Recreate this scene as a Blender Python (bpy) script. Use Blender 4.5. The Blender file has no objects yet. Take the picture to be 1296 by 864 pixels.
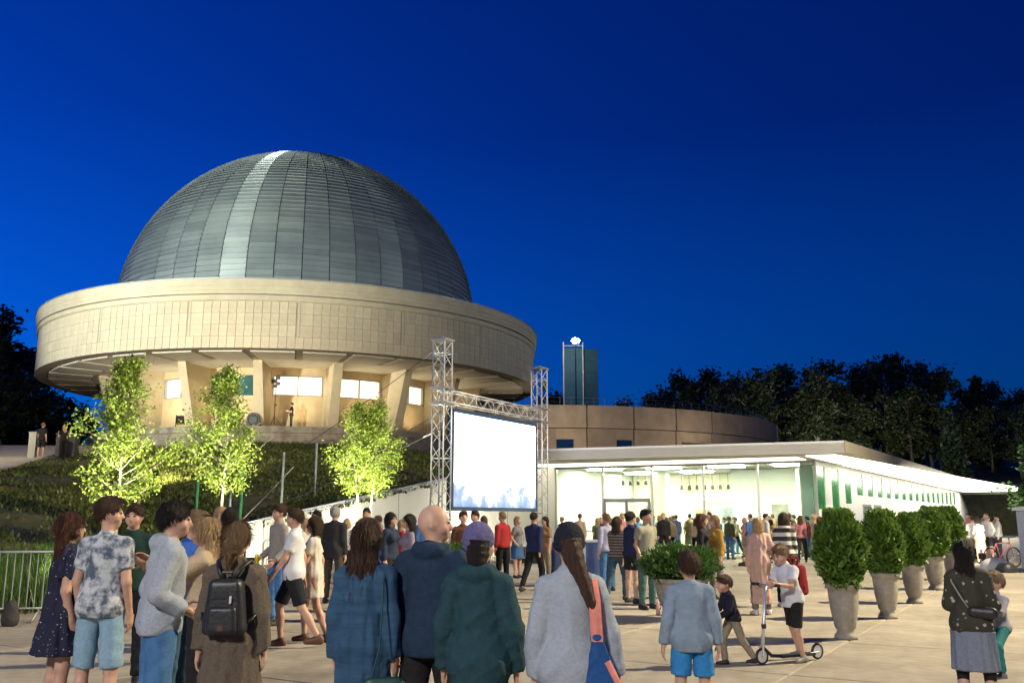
import bpy, math, random
import numpy as np
from math import sin, cos, pi, radians, atan2, sqrt
from mathutils import Vector, Matrix

random.seed(7)
RNG = np.random.default_rng(7)
sc = bpy.context.scene
COL = sc.collection

# ------------------------------------------------------------------ camera
F_PX, CAM_H = 1150.0, 1.65
TILT = math.atan(223 / F_PX)
cam = bpy.data.cameras.new('camera')
cam.sensor_width = 36.0
cam.lens = F_PX / 1296 * 36.0
cam.clip_start, cam.clip_end = 0.1, 3000
cam_o = bpy.data.objects.new('camera', cam)
cam_o.location = (0, 0, CAM_H)
cam_o.rotation_euler = (pi / 2 + TILT, 0, 0)
COL.objects.link(cam_o)
sc.camera = cam_o

# ------------------------------------------------------------------ dusk sky
W = bpy.data.worlds.new('World')
sc.world = W
W.use_nodes = True
wn = W.node_tree
bg = wn.nodes['Background']
sky = wn.nodes.new('ShaderNodeTexSky')
sky.sky_type = 'NISHITA'
sky.sun_disc = False
sky.sun_elevation = radians(-3.5)
sky.sun_rotation = radians(-62)
sky.ozone_density = 6
sky.dust_density = 0.3
sky.air_density = 1.2
tint = wn.nodes.new('ShaderNodeMix'); tint.data_type = 'RGBA'; tint.blend_type = 'MULTIPLY'
tint.inputs['Factor'].default_value = 1.0
wn.links.new(sky.outputs[0], tint.inputs['A'])
tint.inputs['B'].default_value = (0.012, 0.68, 1.02, 1)      # tungsten white balance of the photograph
tcw = wn.nodes.new('ShaderNodeTexCoord')
sep = wn.nodes.new('ShaderNodeSeparateXYZ')
wn.links.new(tcw.outputs['Generated'], sep.inputs[0])
mr = wn.nodes.new('ShaderNodeMapRange')
wn.links.new(sep.outputs['Z'], mr.inputs['Value'])
mr.inputs['From Min'].default_value = 0.0; mr.inputs['From Max'].default_value = 0.40
mr.inputs['To Min'].default_value = 1.0; mr.inputs['To Max'].default_value = 0.0
addn = wn.nodes.new('ShaderNodeMix'); addn.data_type = 'RGBA'; addn.blend_type = 'ADD'
wn.links.new(mr.outputs[0], addn.inputs['Factor'])
wn.links.new(tint.outputs['Result'], addn.inputs['A'])
addn.inputs['B'].default_value = (0.0, 0.0085, 0.038, 1)       # glow of the air above the horizon
wn.links.new(addn.outputs['Result'], bg.inputs['Color'])
bg.inputs['Strength'].default_value = 5.0

vs = sc.view_settings
vs.view_transform = 'Standard'
vs.look = 'None'
vs.exposure = 0.0
vs.gamma = 1.0
vs.use_curve_mapping = False
cy = sc.cycles
cy.use_denoising = True
try:
    cy.denoiser = 'OPENIMAGEDENOISE'
except Exception:
    pass
cy.max_bounces = 6
cy.diffuse_bounces = 3
cy.glossy_bounces = 3
cy.transmission_bounces = 4
cy.transparent_max_bounces = 12
cy.sample_clamp_indirect = 4.0
cy.caustics_reflective = False
cy.caustics_refractive = False

# ------------------------------------------------------------------ helpers
CT, ST = cos(TILT), sin(TILT)
def ray(px, py):
    a = (px - 648) / F_PX; b = (432 - py) / F_PX
    return Vector((a, CT - b * ST, ST + b * CT))
def atY(px, py, Y):
    r = ray(px, py); return r * (Y / r.y) + Vector((0, 0, CAM_H))
def atZ(px, py, Z=0.0):
    r = ray(px, py); return r * ((Z - CAM_H) / r.z) + Vector((0, 0, CAM_H))
def gx(px, Y, Z=1.0):
    return (px - 648) / F_PX * (Y * CT + (Z - CAM_H) * ST)

def tag(o, label=None, cat=None, group=None, kind=None):
    if label: o['label'] = label
    if cat: o['category'] = cat
    if group: o['group'] = group
    if kind: o['kind'] = kind
    return o

def link(o, parent=None):
    COL.objects.link(o)
    if parent is not None: o.parent = parent
    return o

def empty(name, loc=(0, 0, 0), rz=0.0):
    o = bpy.data.objects.new(name, None)
    o.empty_display_size = 0.2
    o.location = loc; o.rotation_euler = (0, 0, rz)
    return link(o)

def mesh_from(name, V, Fc, smooth=False):
    m = bpy.data.meshes.new(name)
    m.from_pydata([tuple(v) for v in V], [], [tuple(f) for f in Fc])
    if smooth and len(m.polygons): m.polygons.foreach_set('use_smooth', [True] * len(m.polygons))
    m.update()
    return m

def mesh_np(name, V, Q, smooth=True):
    """fast mesh from numpy arrays, Q is (n,3) or (n,4)"""
    m = bpy.data.meshes.new(name)
    V = np.asarray(V, dtype=np.float32); Q = np.asarray(Q, dtype=np.int32)
    n, k = Q.shape
    m.vertices.add(len(V)); m.vertices.foreach_set('co', V.ravel())
    m.loops.add(n * k); m.loops.foreach_set('vertex_index', Q.ravel())
    m.polygons.add(n)
    m.polygons.foreach_set('loop_start', np.arange(0, n * k, k, dtype=np.int32))
    try: m.polygons.foreach_set('loop_total', np.full(n, k, dtype=np.int32))
    except Exception: pass
    if smooth: m.polygons.foreach_set('use_smooth', np.ones(n, dtype=bool))
    m.update(calc_edges=True)
    m.validate()
    return m

class MB:
    def __init__(s): s.V = []; s.F = []
    def quad(s, *p):
        i = len(s.V); s.V += [tuple(q) for q in p]; s.F.append(tuple(range(i, i + len(p)))); return s
    def box(s, c, d, rz=0.0, M=None):
        x, y, z = d[0] / 2, d[1] / 2, d[2] / 2; i = len(s.V); ca, sa = cos(rz), sin(rz)
        for (a, b, e) in ((-x,-y,-z),(x,-y,-z),(x,y,-z),(-x,y,-z),(-x,-y,z),(x,-y,z),(x,y,z),(-x,y,z)):
            p = Vector((a * ca - b * sa + c[0], a * sa + b * ca + c[1], e + c[2]))
            if M is not None: p = M @ p
            s.V.append(tuple(p))
        s.F += [(i,i+3,i+2,i+1),(i+4,i+5,i+6,i+7),(i,i+1,i+5,i+4),(i+1,i+2,i+6,i+5),(i+2,i+3,i+7,i+6),(i+3,i,i+4,i+7)]
        return s
    def tube(s, pts, rad, n=8, caps=True):
        pts = [Vector(p) for p in pts]
        if not isinstance(rad, (list, tuple)): rad = [rad] * len(pts)
        base = len(s.V); up = Vector((0, 0, 1)); side = None
        for k, p in enumerate(pts):
            d = (pts[min(k + 1, len(pts) - 1)] - pts[max(k - 1, 0)]).normalized()
            if side is None:
                ref = up if abs(d.z) < 0.9 else Vector((1, 0, 0))
                side = d.cross(ref).normalized()
            else:
                side = (side - d * side.dot(d))
                side = side.normalized() if side.length > 1e-6 else d.orthogonal().normalized()
            b = d.cross(side)
            for j in range(n):
                a = 2 * pi * j / n
                s.V.append(tuple(p + (side * cos(a) + b * sin(a)) * rad[k]))
        for k in range(len(pts) - 1):
            for j in range(n):
                a, b2 = base + k * n + j, base + k * n + (j + 1) % n
                s.F.append((a, b2, b2 + n, a + n))
        if caps:
            s.F.append(tuple(base + j for j in reversed(range(n))))
            e = base + (len(pts) - 1) * n
            s.F.append(tuple(e + j for j in range(n)))
        return s
    def lathe(s, prof, n=32, a0=0.0, a1=2 * pi, c=(0, 0)):
        full = abs(a1 - a0 - 2 * pi) < 1e-6; base = len(s.V); m = len(prof); cols = n if full else n + 1
        for j in range(cols):
            a = a0 + (a1 - a0) * j / n
            for (r, z) in prof: s.V.append((c[0] + r * cos(a), c[1] + r * sin(a), z))
        for j in range(n):
            j2 = (j + 1) % cols
            for k in range(m - 1):
                s.F.append((base + j*m + k, base + j2*m + k, base + j2*m + k + 1, base + j*m + k + 1))
        return s
    def prism(s, poly, z0, z1):
        i = len(s.V); n = len(poly)
        zz0 = z0 if isinstance(z0, (list, tuple)) else [z0] * n
        zz1 = z1 if isinstance(z1, (list, tuple)) else [z1] * n
        for (p, z) in zip(poly, zz0): s.V.append((p[0], p[1], z))
        for (p, z) in zip(poly, zz1): s.V.append((p[0], p[1], z))
        s.F.append(tuple(i + k for k in reversed(range(n)))); s.F.append(tuple(i + n + k for k in range(n)))
        for k in range(n):
            k2 = (k + 1) % n; s.F.append((i + k, i + k2, i + n + k2, i + n + k))
        return s
    def mesh(s, name, smooth=False): return mesh_from(name, s.V, s.F, smooth)
    def build(s, name, m, parent=None, smooth=False, loc=None, rz=None):
        me = s.mesh(name, smooth); me.materials.append(m)
        o = bpy.data.objects.new(name, me)
        if loc is not None: o.location = loc
        if rz is not None: o.rotation_euler = (0, 0, rz)
        return link(o, parent)

def put(name, me, parent=None, loc=(0, 0, 0), rz=0.0, m=None):
    o = bpy.data.objects.new(name, me); o.location = loc; o.rotation_euler = (0, 0, rz)
    link(o, parent)
    if m is not None: obj_mat(o, m)
    return o

def obj_mat(o, m):
    if len(o.data.materials) == 0: o.data.materials.append(m)
    o.material_slots[0].link = 'OBJECT'
    o.material_slots[0].material = m

def copy_tree(o, parent=None):
    c = o.copy(); link(c, parent)
    for ch in list(o.children): copy_tree(ch, c)
    return c

# ------------------------------------------------------------------ materials
_M = {}
def mat(name, col, col2=None, scale=6.0, rough=0.7, metal=0.0, bump=0.0, bscale=30.0, vary=0.0,
        detail=4.0, stretch=(1, 1, 1), spec=0.5, coat=0.0, world=False, c0=0.35, c1=0.65):
    if name in _M: return _M[name]
    m = bpy.data.materials.new(name); m.use_nodes = True
    nt = m.node_tree; N = nt.nodes; L = nt.links; b = N['Principled BSDF']
    b.inputs['Roughness'].default_value = rough; b.inputs['Metallic'].default_value = metal
    b.inputs['Specular IOR Level'].default_value = spec
    if coat: b.inputs['Coat Weight'].default_value = coat
    col = tuple(col) + (1,)
    src = None
    if col2 is not None or bump:
        mp = N.new('ShaderNodeMapping'); mp.inputs['Scale'].default_value = stretch
        if world:
            g = N.new('ShaderNodeNewGeometry'); L.new(g.outputs['Position'], mp.inputs['Vector'])
        else:
            tc = N.new('ShaderNodeTexCoord'); L.new(tc.outputs['Object'], mp.inputs['Vector'])
    if col2 is not None:
        no = N.new('ShaderNodeTexNoise'); no.inputs['Scale'].default_value = scale
        no.inputs['Detail'].default_value = detail; no.inputs['Roughness'].default_value = 0.6
        L.new(mp.outputs[0], no.inputs['Vector'])
        r = N.new('ShaderNodeValToRGB'); e = r.color_ramp.elements
        e[0].position = c0; e[0].color = col; e[1].position = c1; e[1].color = tuple(col2) + (1,)
        L.new(no.outputs['Fac'], r.inputs['Fac']); src = r.outputs['Color']
    if vary:
        oi = N.new('ShaderNodeObjectInfo'); hs = N.new('ShaderNodeHueSaturation')
        mrn = N.new('ShaderNodeMapRange'); L.new(oi.outputs['Random'], mrn.inputs['Value'])
        mrn.inputs['To Min'].default_value = 1 - vary; mrn.inputs['To Max'].default_value = 1 + vary
        L.new(mrn.outputs[0], hs.inputs['Value'])
        if src is not None: L.new(src, hs.inputs['Color'])
        else: hs.inputs['Color'].default_value = col
        src = hs.outputs['Color']
    if src is not None: L.new(src, b.inputs['Base Color'])
    else: b.inputs['Base Color'].default_value = col
    if bump:
        n2 = N.new('ShaderNodeTexNoise'); n2.inputs['Scale'].default_value = bscale; n2.inputs['Detail'].default_value = 5
        L.new(mp.outputs[0], n2.inputs['Vector'])
        bp = N.new('ShaderNodeBump'); bp.inputs['Strength'].default_value = min(1.0, bump); bp.inputs['Distance'].default_value = 0.02
        L.new(n2.outputs['Fac'], bp.inputs['Height']); L.new(bp.outputs[0], b.inputs['Normal'])
    _M[name] = m
    return m

def emit(name, col, strength):
    if name in _M: return _M[name]
    m = bpy.data.materials.new(name); m.use_nodes = True
    b = m.node_tree.nodes['Principled BSDF']
    b.inputs['Base Color'].default_value = (0.8, 0.8, 0.8, 1)
    b.inputs['Emission Color'].default_value = tuple(col) + (1,)
    b.inputs['Emission Strength'].default_value = strength
    _M[name] = m; return m

def glassy(name, col=(0.9, 1, 0.95), refl=0.06, rough=0.02):
    if name in _M: return _M[name]
    m = bpy.data.materials.new(name); m.use_nodes = True
    nt = m.node_tree; N = nt.nodes; L = nt.links
    N.remove(N['Principled BSDF'])
    t = N.new('ShaderNodeBsdfTransparent'); t.inputs[0].default_value = tuple(col) + (1,)
    g = N.new('ShaderNodeBsdfGlossy'); g.inputs['Roughness'].default_value = rough
    fr = N.new('ShaderNodeFresnel'); fr.inputs['IOR'].default_value = 1.45
    mx = N.new('ShaderNodeMixShader')
    L.new(fr.outputs[0], mx.inputs[0]); L.new(t.outputs[0], mx.inputs[1]); L.new(g.outputs[0], mx.inputs[2])
    L.new(mx.outputs[0], N['Material Output'].inputs['Surface'])
    _M[name] = m; return m

def leafy(name, col, col2, trans=0.35, rough=0.5, scale=1.2):
    """leaf material: diffuse + translucent, colour drifting from leaf cluster to leaf cluster"""
    if name in _M: return _M[name]
    m = bpy.data.materials.new(name); m.use_nodes = True
    nt = m.node_tree; N = nt.nodes; L = nt.links; b = N['Principled BSDF']
    b.inputs['Roughness'].default_value = rough
    g = N.new('ShaderNodeNewGeometry')
    r = N.new('ShaderNodeValToRGB'); e = r.color_ramp.elements
    e[0].position = 0.1; e[0].color = tuple(col) + (1,); e[1].position = 0.9; e[1].color = tuple(col2) + (1,)
    L.new(g.outputs['Random Per Island'], r.inputs['Fac'])
    L.new(r.outputs['Color'], b.inputs['Base Color'])
    t = N.new('ShaderNodeBsdfTranslucent'); L.new(r.outputs['Color'], t.inputs['Color'])
    mx = N.new('ShaderNodeMixShader'); mx.inputs[0].default_value = trans
    L.new(b.outputs[0], mx.inputs[1]); L.new(t.outputs[0], mx.inputs[2])
    L.new(mx.outputs[0], N['Material Output'].inputs['Surface'])
    _M[name] = m; return m

M_conc = mat('plaza_concrete', (0.27, 0.24, 0.185), (0.40, 0.36, 0.285), scale=0.9, rough=0.8, bump=0.15, bscale=60, vary=0.09, world=True, detail=12, c0=0.28, c1=0.72)
def wear(m):
    nt = m.node_tree; N = nt.nodes; L = nt.links; b = N['Principled BSDF']; src = b.inputs['Base Color'].links[0].from_socket
    g = N.new('ShaderNodeNewGeometry')
    v = N.new('ShaderNodeTexVoronoi'); v.inputs['Scale'].default_value = 2.6; v.inputs['Randomness'].default_value = 1.0; L.new(g.outputs['Position'], v.inputs['Vector'])
    r1 = N.new('ShaderNodeMapRange'); L.new(v.outputs['Distance'], r1.inputs['Value']); r1.inputs['From Min'].default_value = .03; r1.inputs['From Max'].default_value = .075; r1.inputs['To Min'].default_value = .62; r1.inputs['To Max'].default_value = 1
    n = N.new('ShaderNodeTexNoise'); n.inputs['Scale'].default_value = .35; n.inputs['Detail'].default_value = 7; n.inputs['Roughness'].default_value = .65; L.new(g.outputs['Position'], n.inputs['Vector'])
    r2 = N.new('ShaderNodeMapRange'); L.new(n.outputs['Fac'], r2.inputs['Value']); r2.inputs['From Min'].default_value = .40; r2.inputs['From Max'].default_value = .60; r2.inputs['To Min'].default_value = .80; r2.inputs['To Max'].default_value = 1.06
    n3 = N.new('ShaderNodeTexNoise'); n3.inputs['Scale'].default_value = 5.5; n3.inputs['Detail'].default_value = 9; L.new(g.outputs['Position'], n3.inputs['Vector'])
    r3 = N.new('ShaderNodeMapRange'); L.new(n3.outputs['Fac'], r3.inputs['Value']); r3.inputs['From Min'].default_value = .35; r3.inputs['From Max'].default_value = .65; r3.inputs['To Min'].default_value = .88; r3.inputs['To Max'].default_value = 1.08
    m1 = N.new('ShaderNodeMath'); m1.operation = 'MULTIPLY'; L.new(r1.outputs[0], m1.inputs[0]); L.new(r2.outputs[0], m1.inputs[1])
    m2 = N.new('ShaderNodeMath'); m2.operation = 'MULTIPLY'; L.new(m1.outputs[0], m2.inputs[0]); L.new(r3.outputs[0], m2.inputs[1])
    mx = N.new('ShaderNodeMix'); mx.data_type = 'RGBA'; mx.blend_type = 'MULTIPLY'; mx.inputs['Factor'].default_value = 1; L.new(src, mx.inputs['A']); L.new(m2.outputs[0], mx.inputs['B'])
    L.new(mx.outputs['Result'], b.inputs['Base Color'])
wear(M_conc)
M_joint = mat('plaza_joint', (0.20, 0.185, 0.155), (0.25, 0.235, 0.2), scale=3, rough=0.9)
M_stone = mat('drum_stone', (0.44, 0.385, 0.27), (0.52, 0.46, 0.33), scale=1.6, rough=0.85, vary=0.07, bump=0.12, bscale=40)
M_stone_d = mat('stone_joint', (0.33, 0.29, 0.21), rough=0.9)
M_cornice = mat('cornice_stone', (0.43, 0.38, 0.27), (0.50, 0.45, 0.32), scale=1.2, rough=0.85, bump=0.1, bscale=25)
M_plaster = mat('soffit_plaster', (0.55, 0.50, 0.42), (0.62, 0.57, 0.48), scale=0.8, rough=0.85)
M_timber = mat('terrace_wall_stone', (0.50, 0.37, 0.20), (0.60, 0.45, 0.26), scale=1.5, rough=0.75, bump=0.08)
M_podium = mat('podium_concrete', (0.20, 0.17, 0.13), (0.32, 0.28, 0.22), scale=2.2, rough=0.9, bump=0.2, bscale=20)
M_white = mat('white_render', (0.80, 0.80, 0.74), (0.74, 0.74, 0.69), scale=0.6, rough=0.7)
M_fascia = mat('fascia_metal', (0.64, 0.67, 0.72), (0.70, 0.73, 0.78), scale=0.5, rough=0.45)
M_cream = mat('interior_cream', (0.74, 0.69, 0.52), (0.80, 0.75, 0.60), scale=0.4, rough=0.8)
M_alu = mat('truss_aluminium', (0.74, 0.76, 0.78), (0.6, 0.62, 0.65), scale=9, rough=0.38, metal=0.35)
M_galv = mat('galvanised_steel', (0.40, 0.41, 0.41), (0.52, 0.53, 0.53), scale=14, rough=0.45, metal=0.7)
M_black = mat('black_plastic', (0.015, 0.015, 0.017), (0.03, 0.03, 0.032), scale=8, rough=0.5)
M_dark = mat('dark_metal', (0.04, 0.042, 0.045), rough=0.45, metal=0.6)
M_steelw = mat('white_steel', (0.78, 0.79, 0.76), rough=0.4)
M_frame = mat('grey_frame', (0.32, 0.33, 0.31), rough=0.45, metal=0.3)
M_glass = glassy('clear_glass')
M_green = mat('green_glass', (0.04, 0.24, 0.08), (0.10, 0.38, 0.15), scale=0.7, rough=0.12, spec=0.8)
M_corten = mat('brown_panel', (0.27, 0.21, 0.15), (0.36, 0.28, 0.205), scale=0.8, rough=0.75, vary=0.16, bump=0.08)
M_urn = mat('grey_urn_stone', (0.24, 0.22, 0.18), (0.36, 0.34, 0.29), scale=9, rough=0.85, bump=0.4, bscale=45, c0=0.3, c1=0.7)
M_soil = mat('soil', (0.03, 0.022, 0.015), (0.05, 0.04, 0.028), scale=20, rough=1.0)
M_grass = mat('slope_soil_grass', (0.030, 0.042, 0.012), (0.085, 0.085, 0.028), scale=1.6, rough=0.95, bump=0.9, bscale=6, detail=8, world=True)
M_bark = mat('dark_bark', (0.06, 0.05, 0.04), (0.10, 0.085, 0.065), scale=12, rough=0.95, stretch=(1, 1, .2))
M_pale = mat('pale_bark', (0.46, 0.43, 0.37), (0.28, 0.25, 0.20), scale=14, rough=0.8, stretch=(1, 1, 2.5))
M_lawn = leafy('slope_leaves', (0.07, 0.105, 0.02), (0.16, 0.185, 0.045), trans=0.2)
M_lush = leafy('lush_grass_blades', (0.06, 0.14, 0.02), (0.12, 0.22, 0.035), trans=0.3)
M_birch = leafy('birch_leaves', (0.19, 0.29, 0.04), (0.34, 0.44, 0.08), trans=0.4)
M_thuja = leafy('thuja_leaves', (0.045, 0.12, 0.014), (0.15, 0.25, 0.035), trans=0.25)
M_box = leafy('boxwood_leaves', (0.022, 0.07, 0.012), (0.07, 0.15, 0.026), trans=0.25)
M_wood = leafy('forest_leaves', (0.022, 0.036, 0.012), (0.060, 0.085, 0.028), trans=0.2)
M_wood2 = leafy('pale_forest_leaves', (0.035, 0.055, 0.018), (0.08, 0.105, 0.04), trans=0.25)
M_conif = leafy('conifer_needles', (0.012, 0.030, 0.012), (0.030, 0.052, 0.020), trans=0.1)

# dome metal: weathered sheet brushed along the meridian
def dome_metal():
    m = bpy.data.materials.new('dome_sheet_metal'); m.use_nodes = True
    nt = m.node_tree; N = nt.nodes; L = nt.links; b = N['Principled BSDF']
    oi = N.new('ShaderNodeNewGeometry'); tc = N.new('ShaderNodeNewGeometry')
    n1 = N.new('ShaderNodeTexNoise'); n1.inputs['Scale'].default_value = 0.55; n1.inputs['Detail'].default_value = 6
    L.new(tc.outputs['Position'], n1.inputs['Vector'])
    ad = N.new('ShaderNodeMath'); ad.operation = 'ADD'
    ml = N.new('ShaderNodeMath'); ml.operation = 'MULTIPLY'; ml.inputs[1].default_value = 0.5
    at = N.new('ShaderNodeAttribute'); at.attribute_name = 'tone'; at.attribute_type = 'OBJECT'
    at2 = N.new('ShaderNodeAttribute'); at2.attribute_name = 'tone'
    sm = N.new('ShaderNodeMath'); sm.operation = 'ADD'
    L.new(at.outputs['Fac'], sm.inputs[0]); L.new(at2.outputs['Fac'], sm.inputs[1])
    L.new(sm.outputs[0], ml.inputs[0])
    L.new(ml.outputs[0], ad.inputs[0])
    m2 = N.new('ShaderNodeMath'); m2.operation = 'MULTIPLY'; m2.inputs[1].default_value = 0.5
    L.new(n1.outputs['Fac'], m2.inputs[0]); L.new(m2.outputs[0], ad.inputs[1])
    r = N.new('ShaderNodeValToRGB'); e = r.color_ramp.elements
    e[0].position = 0.2; e[0].color = (0.20, 0.235, 0.235, 1); e[1].position = 0.85; e[1].color = (0.42, 0.48, 0.44, 1)
    k = e.new(0.5); k.color = (0.30, 0.35, 0.335, 1)
    L.new(ad.outputs[0], r.inputs['Fac']); L.new(r.outputs['Color'], b.inputs['Base Color'])
    b.inputs['Metallic'].default_value = 0.35
    b.inputs['Roughness'].default_value = 0.38
    b.inputs['Anisotropic Rotation'].default_value = 0.25
    b.inputs['Anisotropic'].default_value = 0.93
    tg = N.new('ShaderNodeTangent'); tg.direction_type = 'UV_MAP'; tg.uv_map = 'sheet'
    L.new(tg.outputs[0], b.inputs['Tangent'])
    _M['dome'] = m; return m
M_dome = dome_metal()

# ------------------------------------------------------------------ lamps
def flood(name, loc, target, power, angle, col, label, size=0.3, parent_z=None, blend=0.6, cat='floodlight', group=None, stand=0.0):
    """a floodlight fixture: housing, lens and yoke (and a post when it stands high), with its spot light"""
    loc = Vector(loc); d = (Vector(target) - loc).normalized()
    r = empty(name, (loc.x, loc.y, loc.z - stand)); tag(r, label, cat, group)
    q = d.to_track_quat('-Z', 'Y').to_matrix().to_4x4()
    T = Matrix.Translation((0, 0, stand)) @ q
    b = MB(); b.box((0, 0, 0.10), (size, size * 0.8, 0.16), M=T); b.build('housing', M_dark, r)
    b = MB(); b.box((0, 0, 0.014), (size * 0.86, size * 0.66, 0.008), M=T); b.build('lens', emit('lens_' + name, col, 6.0), r)
    b = MB()
    if stand > 0.3: b.tube([(0, 0, 0), (0, 0, stand - 0.06)], [0.10 if stand > 4 else 0.03, 0.05 if stand > 4 else 0.03], 10)
    else: b.tube([(0, 0, -max(stand, 0.25) + stand), (0, 0, stand + 0.0)], 0.02, 6)
    b.build('post', M_dark, r)
    l = bpy.data.lights.new(name + '_light', 'SPOT'); l.energy = power; l.color = col; l.spot_size = radians(angle)
    l.spot_blend = blend; l.shadow_soft_size = size * 0.35 if size < .8 else 1.2
    lo = bpy.data.objects.new('lamp_light', l); link(lo, r); lo.matrix_local = T
    return r

# ================================================================== SETTING
# --- plaza: base sheet to the horizon, concrete slabs with open joints near by
b = MB(); b.quad((-900, -60, -0.03), (900, -60, -0.03), (900, 1800, -0.03), (-900, 1800, -0.03))
plaza = b.build('plaza', M_joint); tag(plaza, 'pale concrete plaza in front of the buildings', None, None, 'structure')
SD = Vector((0.512, 0.858)).normalized(); SN = Vector((SD.y, -SD.x))
SL = 3.0
bs = 0.012
def slab_mesh(w, l):
    m = MB(); e = 0.012
    x, y = w / 2 - 0.007, l / 2 - 0.007
    for (xx, yy, z) in ((x, y, -0.028), (x, y, -e), (x - e, y - e, 0)):
        for (sx, sy) in ((-1, -1), (1, -1), (1, 1), (-1, 1)): m.V.append((sx * xx, sy * yy, z))
    for k in range(2):
        for j in range(4):
            a, c = k * 4 + j, k * 4 + (j + 1) % 4
            m.F.append((a, c, c + 4, a + 4))
    m.F.append((8, 9, 10, 11))
    return m.mesh('slab')
slab_me = slab_mesh(SL, SL); slab_me.materials.append(M_conc)
slab_a = -atan2(SD.x, SD.y)
c0 = Vector((4.2, 13.0))
n_slab = 0
for i in range(-14, 15):
    for j in range(-8, 16):
        p = c0 + SN * (i + 0.62) * SL + SD * (j + 0.5) * SL
        if p.y < 3.0 or p.y > 45 or abs(p.x) > p.y * 0.62 + 3.5: continue
        if p.x < -9.5 and p.y > 14: continue
        put('slab', slab_me, plaza, (p.x, p.y, 0), slab_a); n_slab += 1

# --- back terrain carrying the round building and the wood
def smooth(t): t = max(0.0, min(1.0, t)); return t * t * (3 - 2 * t)
def terrain(x, y):
    front = 62 if x < 20 else 62 + (x - 20) * 1.15
    front = min(front, 104) if x < 42 else min(front, 96)
    z = 4.15 * smooth((y - front) / 6.0) - 0.25
    z += 10.0 * smooth((y - 118) / 110.0) + 1.2 * sin(x * 0.05 + 1) * smooth((y - 115) / 40)
    if x > 30: z += 3.5 * smooth((y - front) / 22) * smooth((x - 30) / 18)
    if x < -36: z += 3.0 * smooth((-36 - x) / 20) * smooth((y - 50) / 20)
    return z
V = []; Fc = []
xs = np.concatenate([np.linspace(-260, -60, 14), np.linspace(-54, 78, 56), np.linspace(90, 330, 16)]); ys = np.concatenate([np.linspace(58, 130, 46), np.linspace(138, 420, 18)])
for y in ys:
    for x in xs: V.append((x, y, terrain(x, y)))
nx = len(xs)
for j in range(len(ys) - 1):
    for i in range(nx - 1): Fc.append((j*nx+i, j*nx+i+1, (j+1)*nx+i+1, (j+1)*nx+i))
me = mesh_from('wooded_hill', V, Fc, True); me.materials.append(M_grass)
tag(put('wooded_hill', me), 'dark grassy hillside behind the buildings', None, None, 'structure')

# --- grass slope between the plaza and the terrace
QF = [(-17, 13.0, -0.02), (-8.3, 16.6, -0.02), (-9.3, 24.0, 0.0), (-10.4, 32.6, 1.0), (-4.3, 37.6, 2.7), (1.75, 43.2, 4.3)]
QT = [(-20.0, 34.6, 3.0), (-22.6, 44.4, 4.42), (-24.2, 60.0, 6.2), (-17.2, 57.2, 6.35), (-9.0, 59.6, 6.3), (-1.0, 66.5, 5.2)]
NS, NV = 14, 60
def slope_pt(u, v):
    k = min(int(u), len(QF) - 2); f = u - k
    a = Vector(QF[k]).lerp(Vector(QF[k + 1]), f); c = Vector(QT[k]).lerp(Vector(QT[k + 1]), f)
    p = a.lerp(c, v)
    rough = 0.10 * sin(p.x * 1.7 + 1.3 * sin(p.y * 0.9)) * sin(p.y * 1.3 + p.x * .4) * min(1, 8 * v) * min(1, 8 * (1 - v))
    p.z += rough + 0.35 * sin(pi * v)
    return p
V = []; Fc = []; nu = NS * (len(QF) - 1) + 1
for j in range(NV + 1):
    for i in range(nu): V.append(tuple(slope_pt(i / NS, j / NV)))
for j in range(NV):
    for i in range(nu - 1): Fc.append((j*nu+i, j*nu+i+1, (j+1)*nu+i+1, (j+1)*nu+i))
me = mesh_from('grass_slope', V, Fc, True); me.materials.append(M_grass)
tag(put('grass_slope', me), 'dark green planted slope rising from the plaza to the terrace', None, None, 'structure')

def scatter_blades(name, pts, size, spread, m, n_per, label, cat=None, up=0.6, width=0.35):
    P = np.repeat(np.asarray(pts, dtype=float), n_per, axis=0)
    n = len(P)
    P[:, 0] += RNG.normal(0, spread, n); P[:, 1] += RNG.normal(0, spread, n)
    h = size * RNG.uniform(0.5, 1.3, n)
    a = RNG.uniform(0, 2 * pi, n); lean = RNG.uniform(0.1, 1.0, n) * (1 - up) * 1.6
    dx, dy = np.cos(a), np.sin(a); w = h * width
    tip = P + np.stack([dx * h * lean, dy * h * lean, h], 1)
    s1 = P + np.stack([-dy * w * .5, dx * w * .5, h * .25], 1); s2 = P + np.stack([dy * w * .5, -dx * w * .5, h * .25], 1)
    V = np.stack([P - [0, 0, .03], s1, tip, s2], 1).reshape(-1, 3)
    Q = np.arange(4 * n).reshape(-1, 4)
    me = mesh_np(name, V, Q, False); me.materials.append(m)
    o = put(name, me); tag(o, label, cat, None, 'stuff'); return o
pts = []
for k in range(15000):
    u = random.uniform(0.05, 5 - 0.02); v = random.random() ** 1.35
    p = slope_pt(u, v)
    if sin(p.x * 0.8 + p.y * 0.35) + sin(p.y * 0.55 - p.x * .3) + random.uniform(-1.6, 1.6) < -0.55: continue
    pts.append(tuple(p))
scatter_blades('ground_cover', pts, 0.115, 0.18, M_lawn, 10, 'low leafy ground cover all over the dark slope', 'ground cover', up=0.35, width=0.7)
pts = []
for k in range(2200):
    u = random.uniform(0.35, 1.75); v = random.uniform(0.004, 0.10)
    pts.append(tuple(slope_pt(u, v)))
scatter_blades('tall_grass', pts, 0.50, 0.07, M_lush, 9, 'bright green tall grass behind the steel crowd barrier', 'grass', up=0.62, width=0.06)

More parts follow.
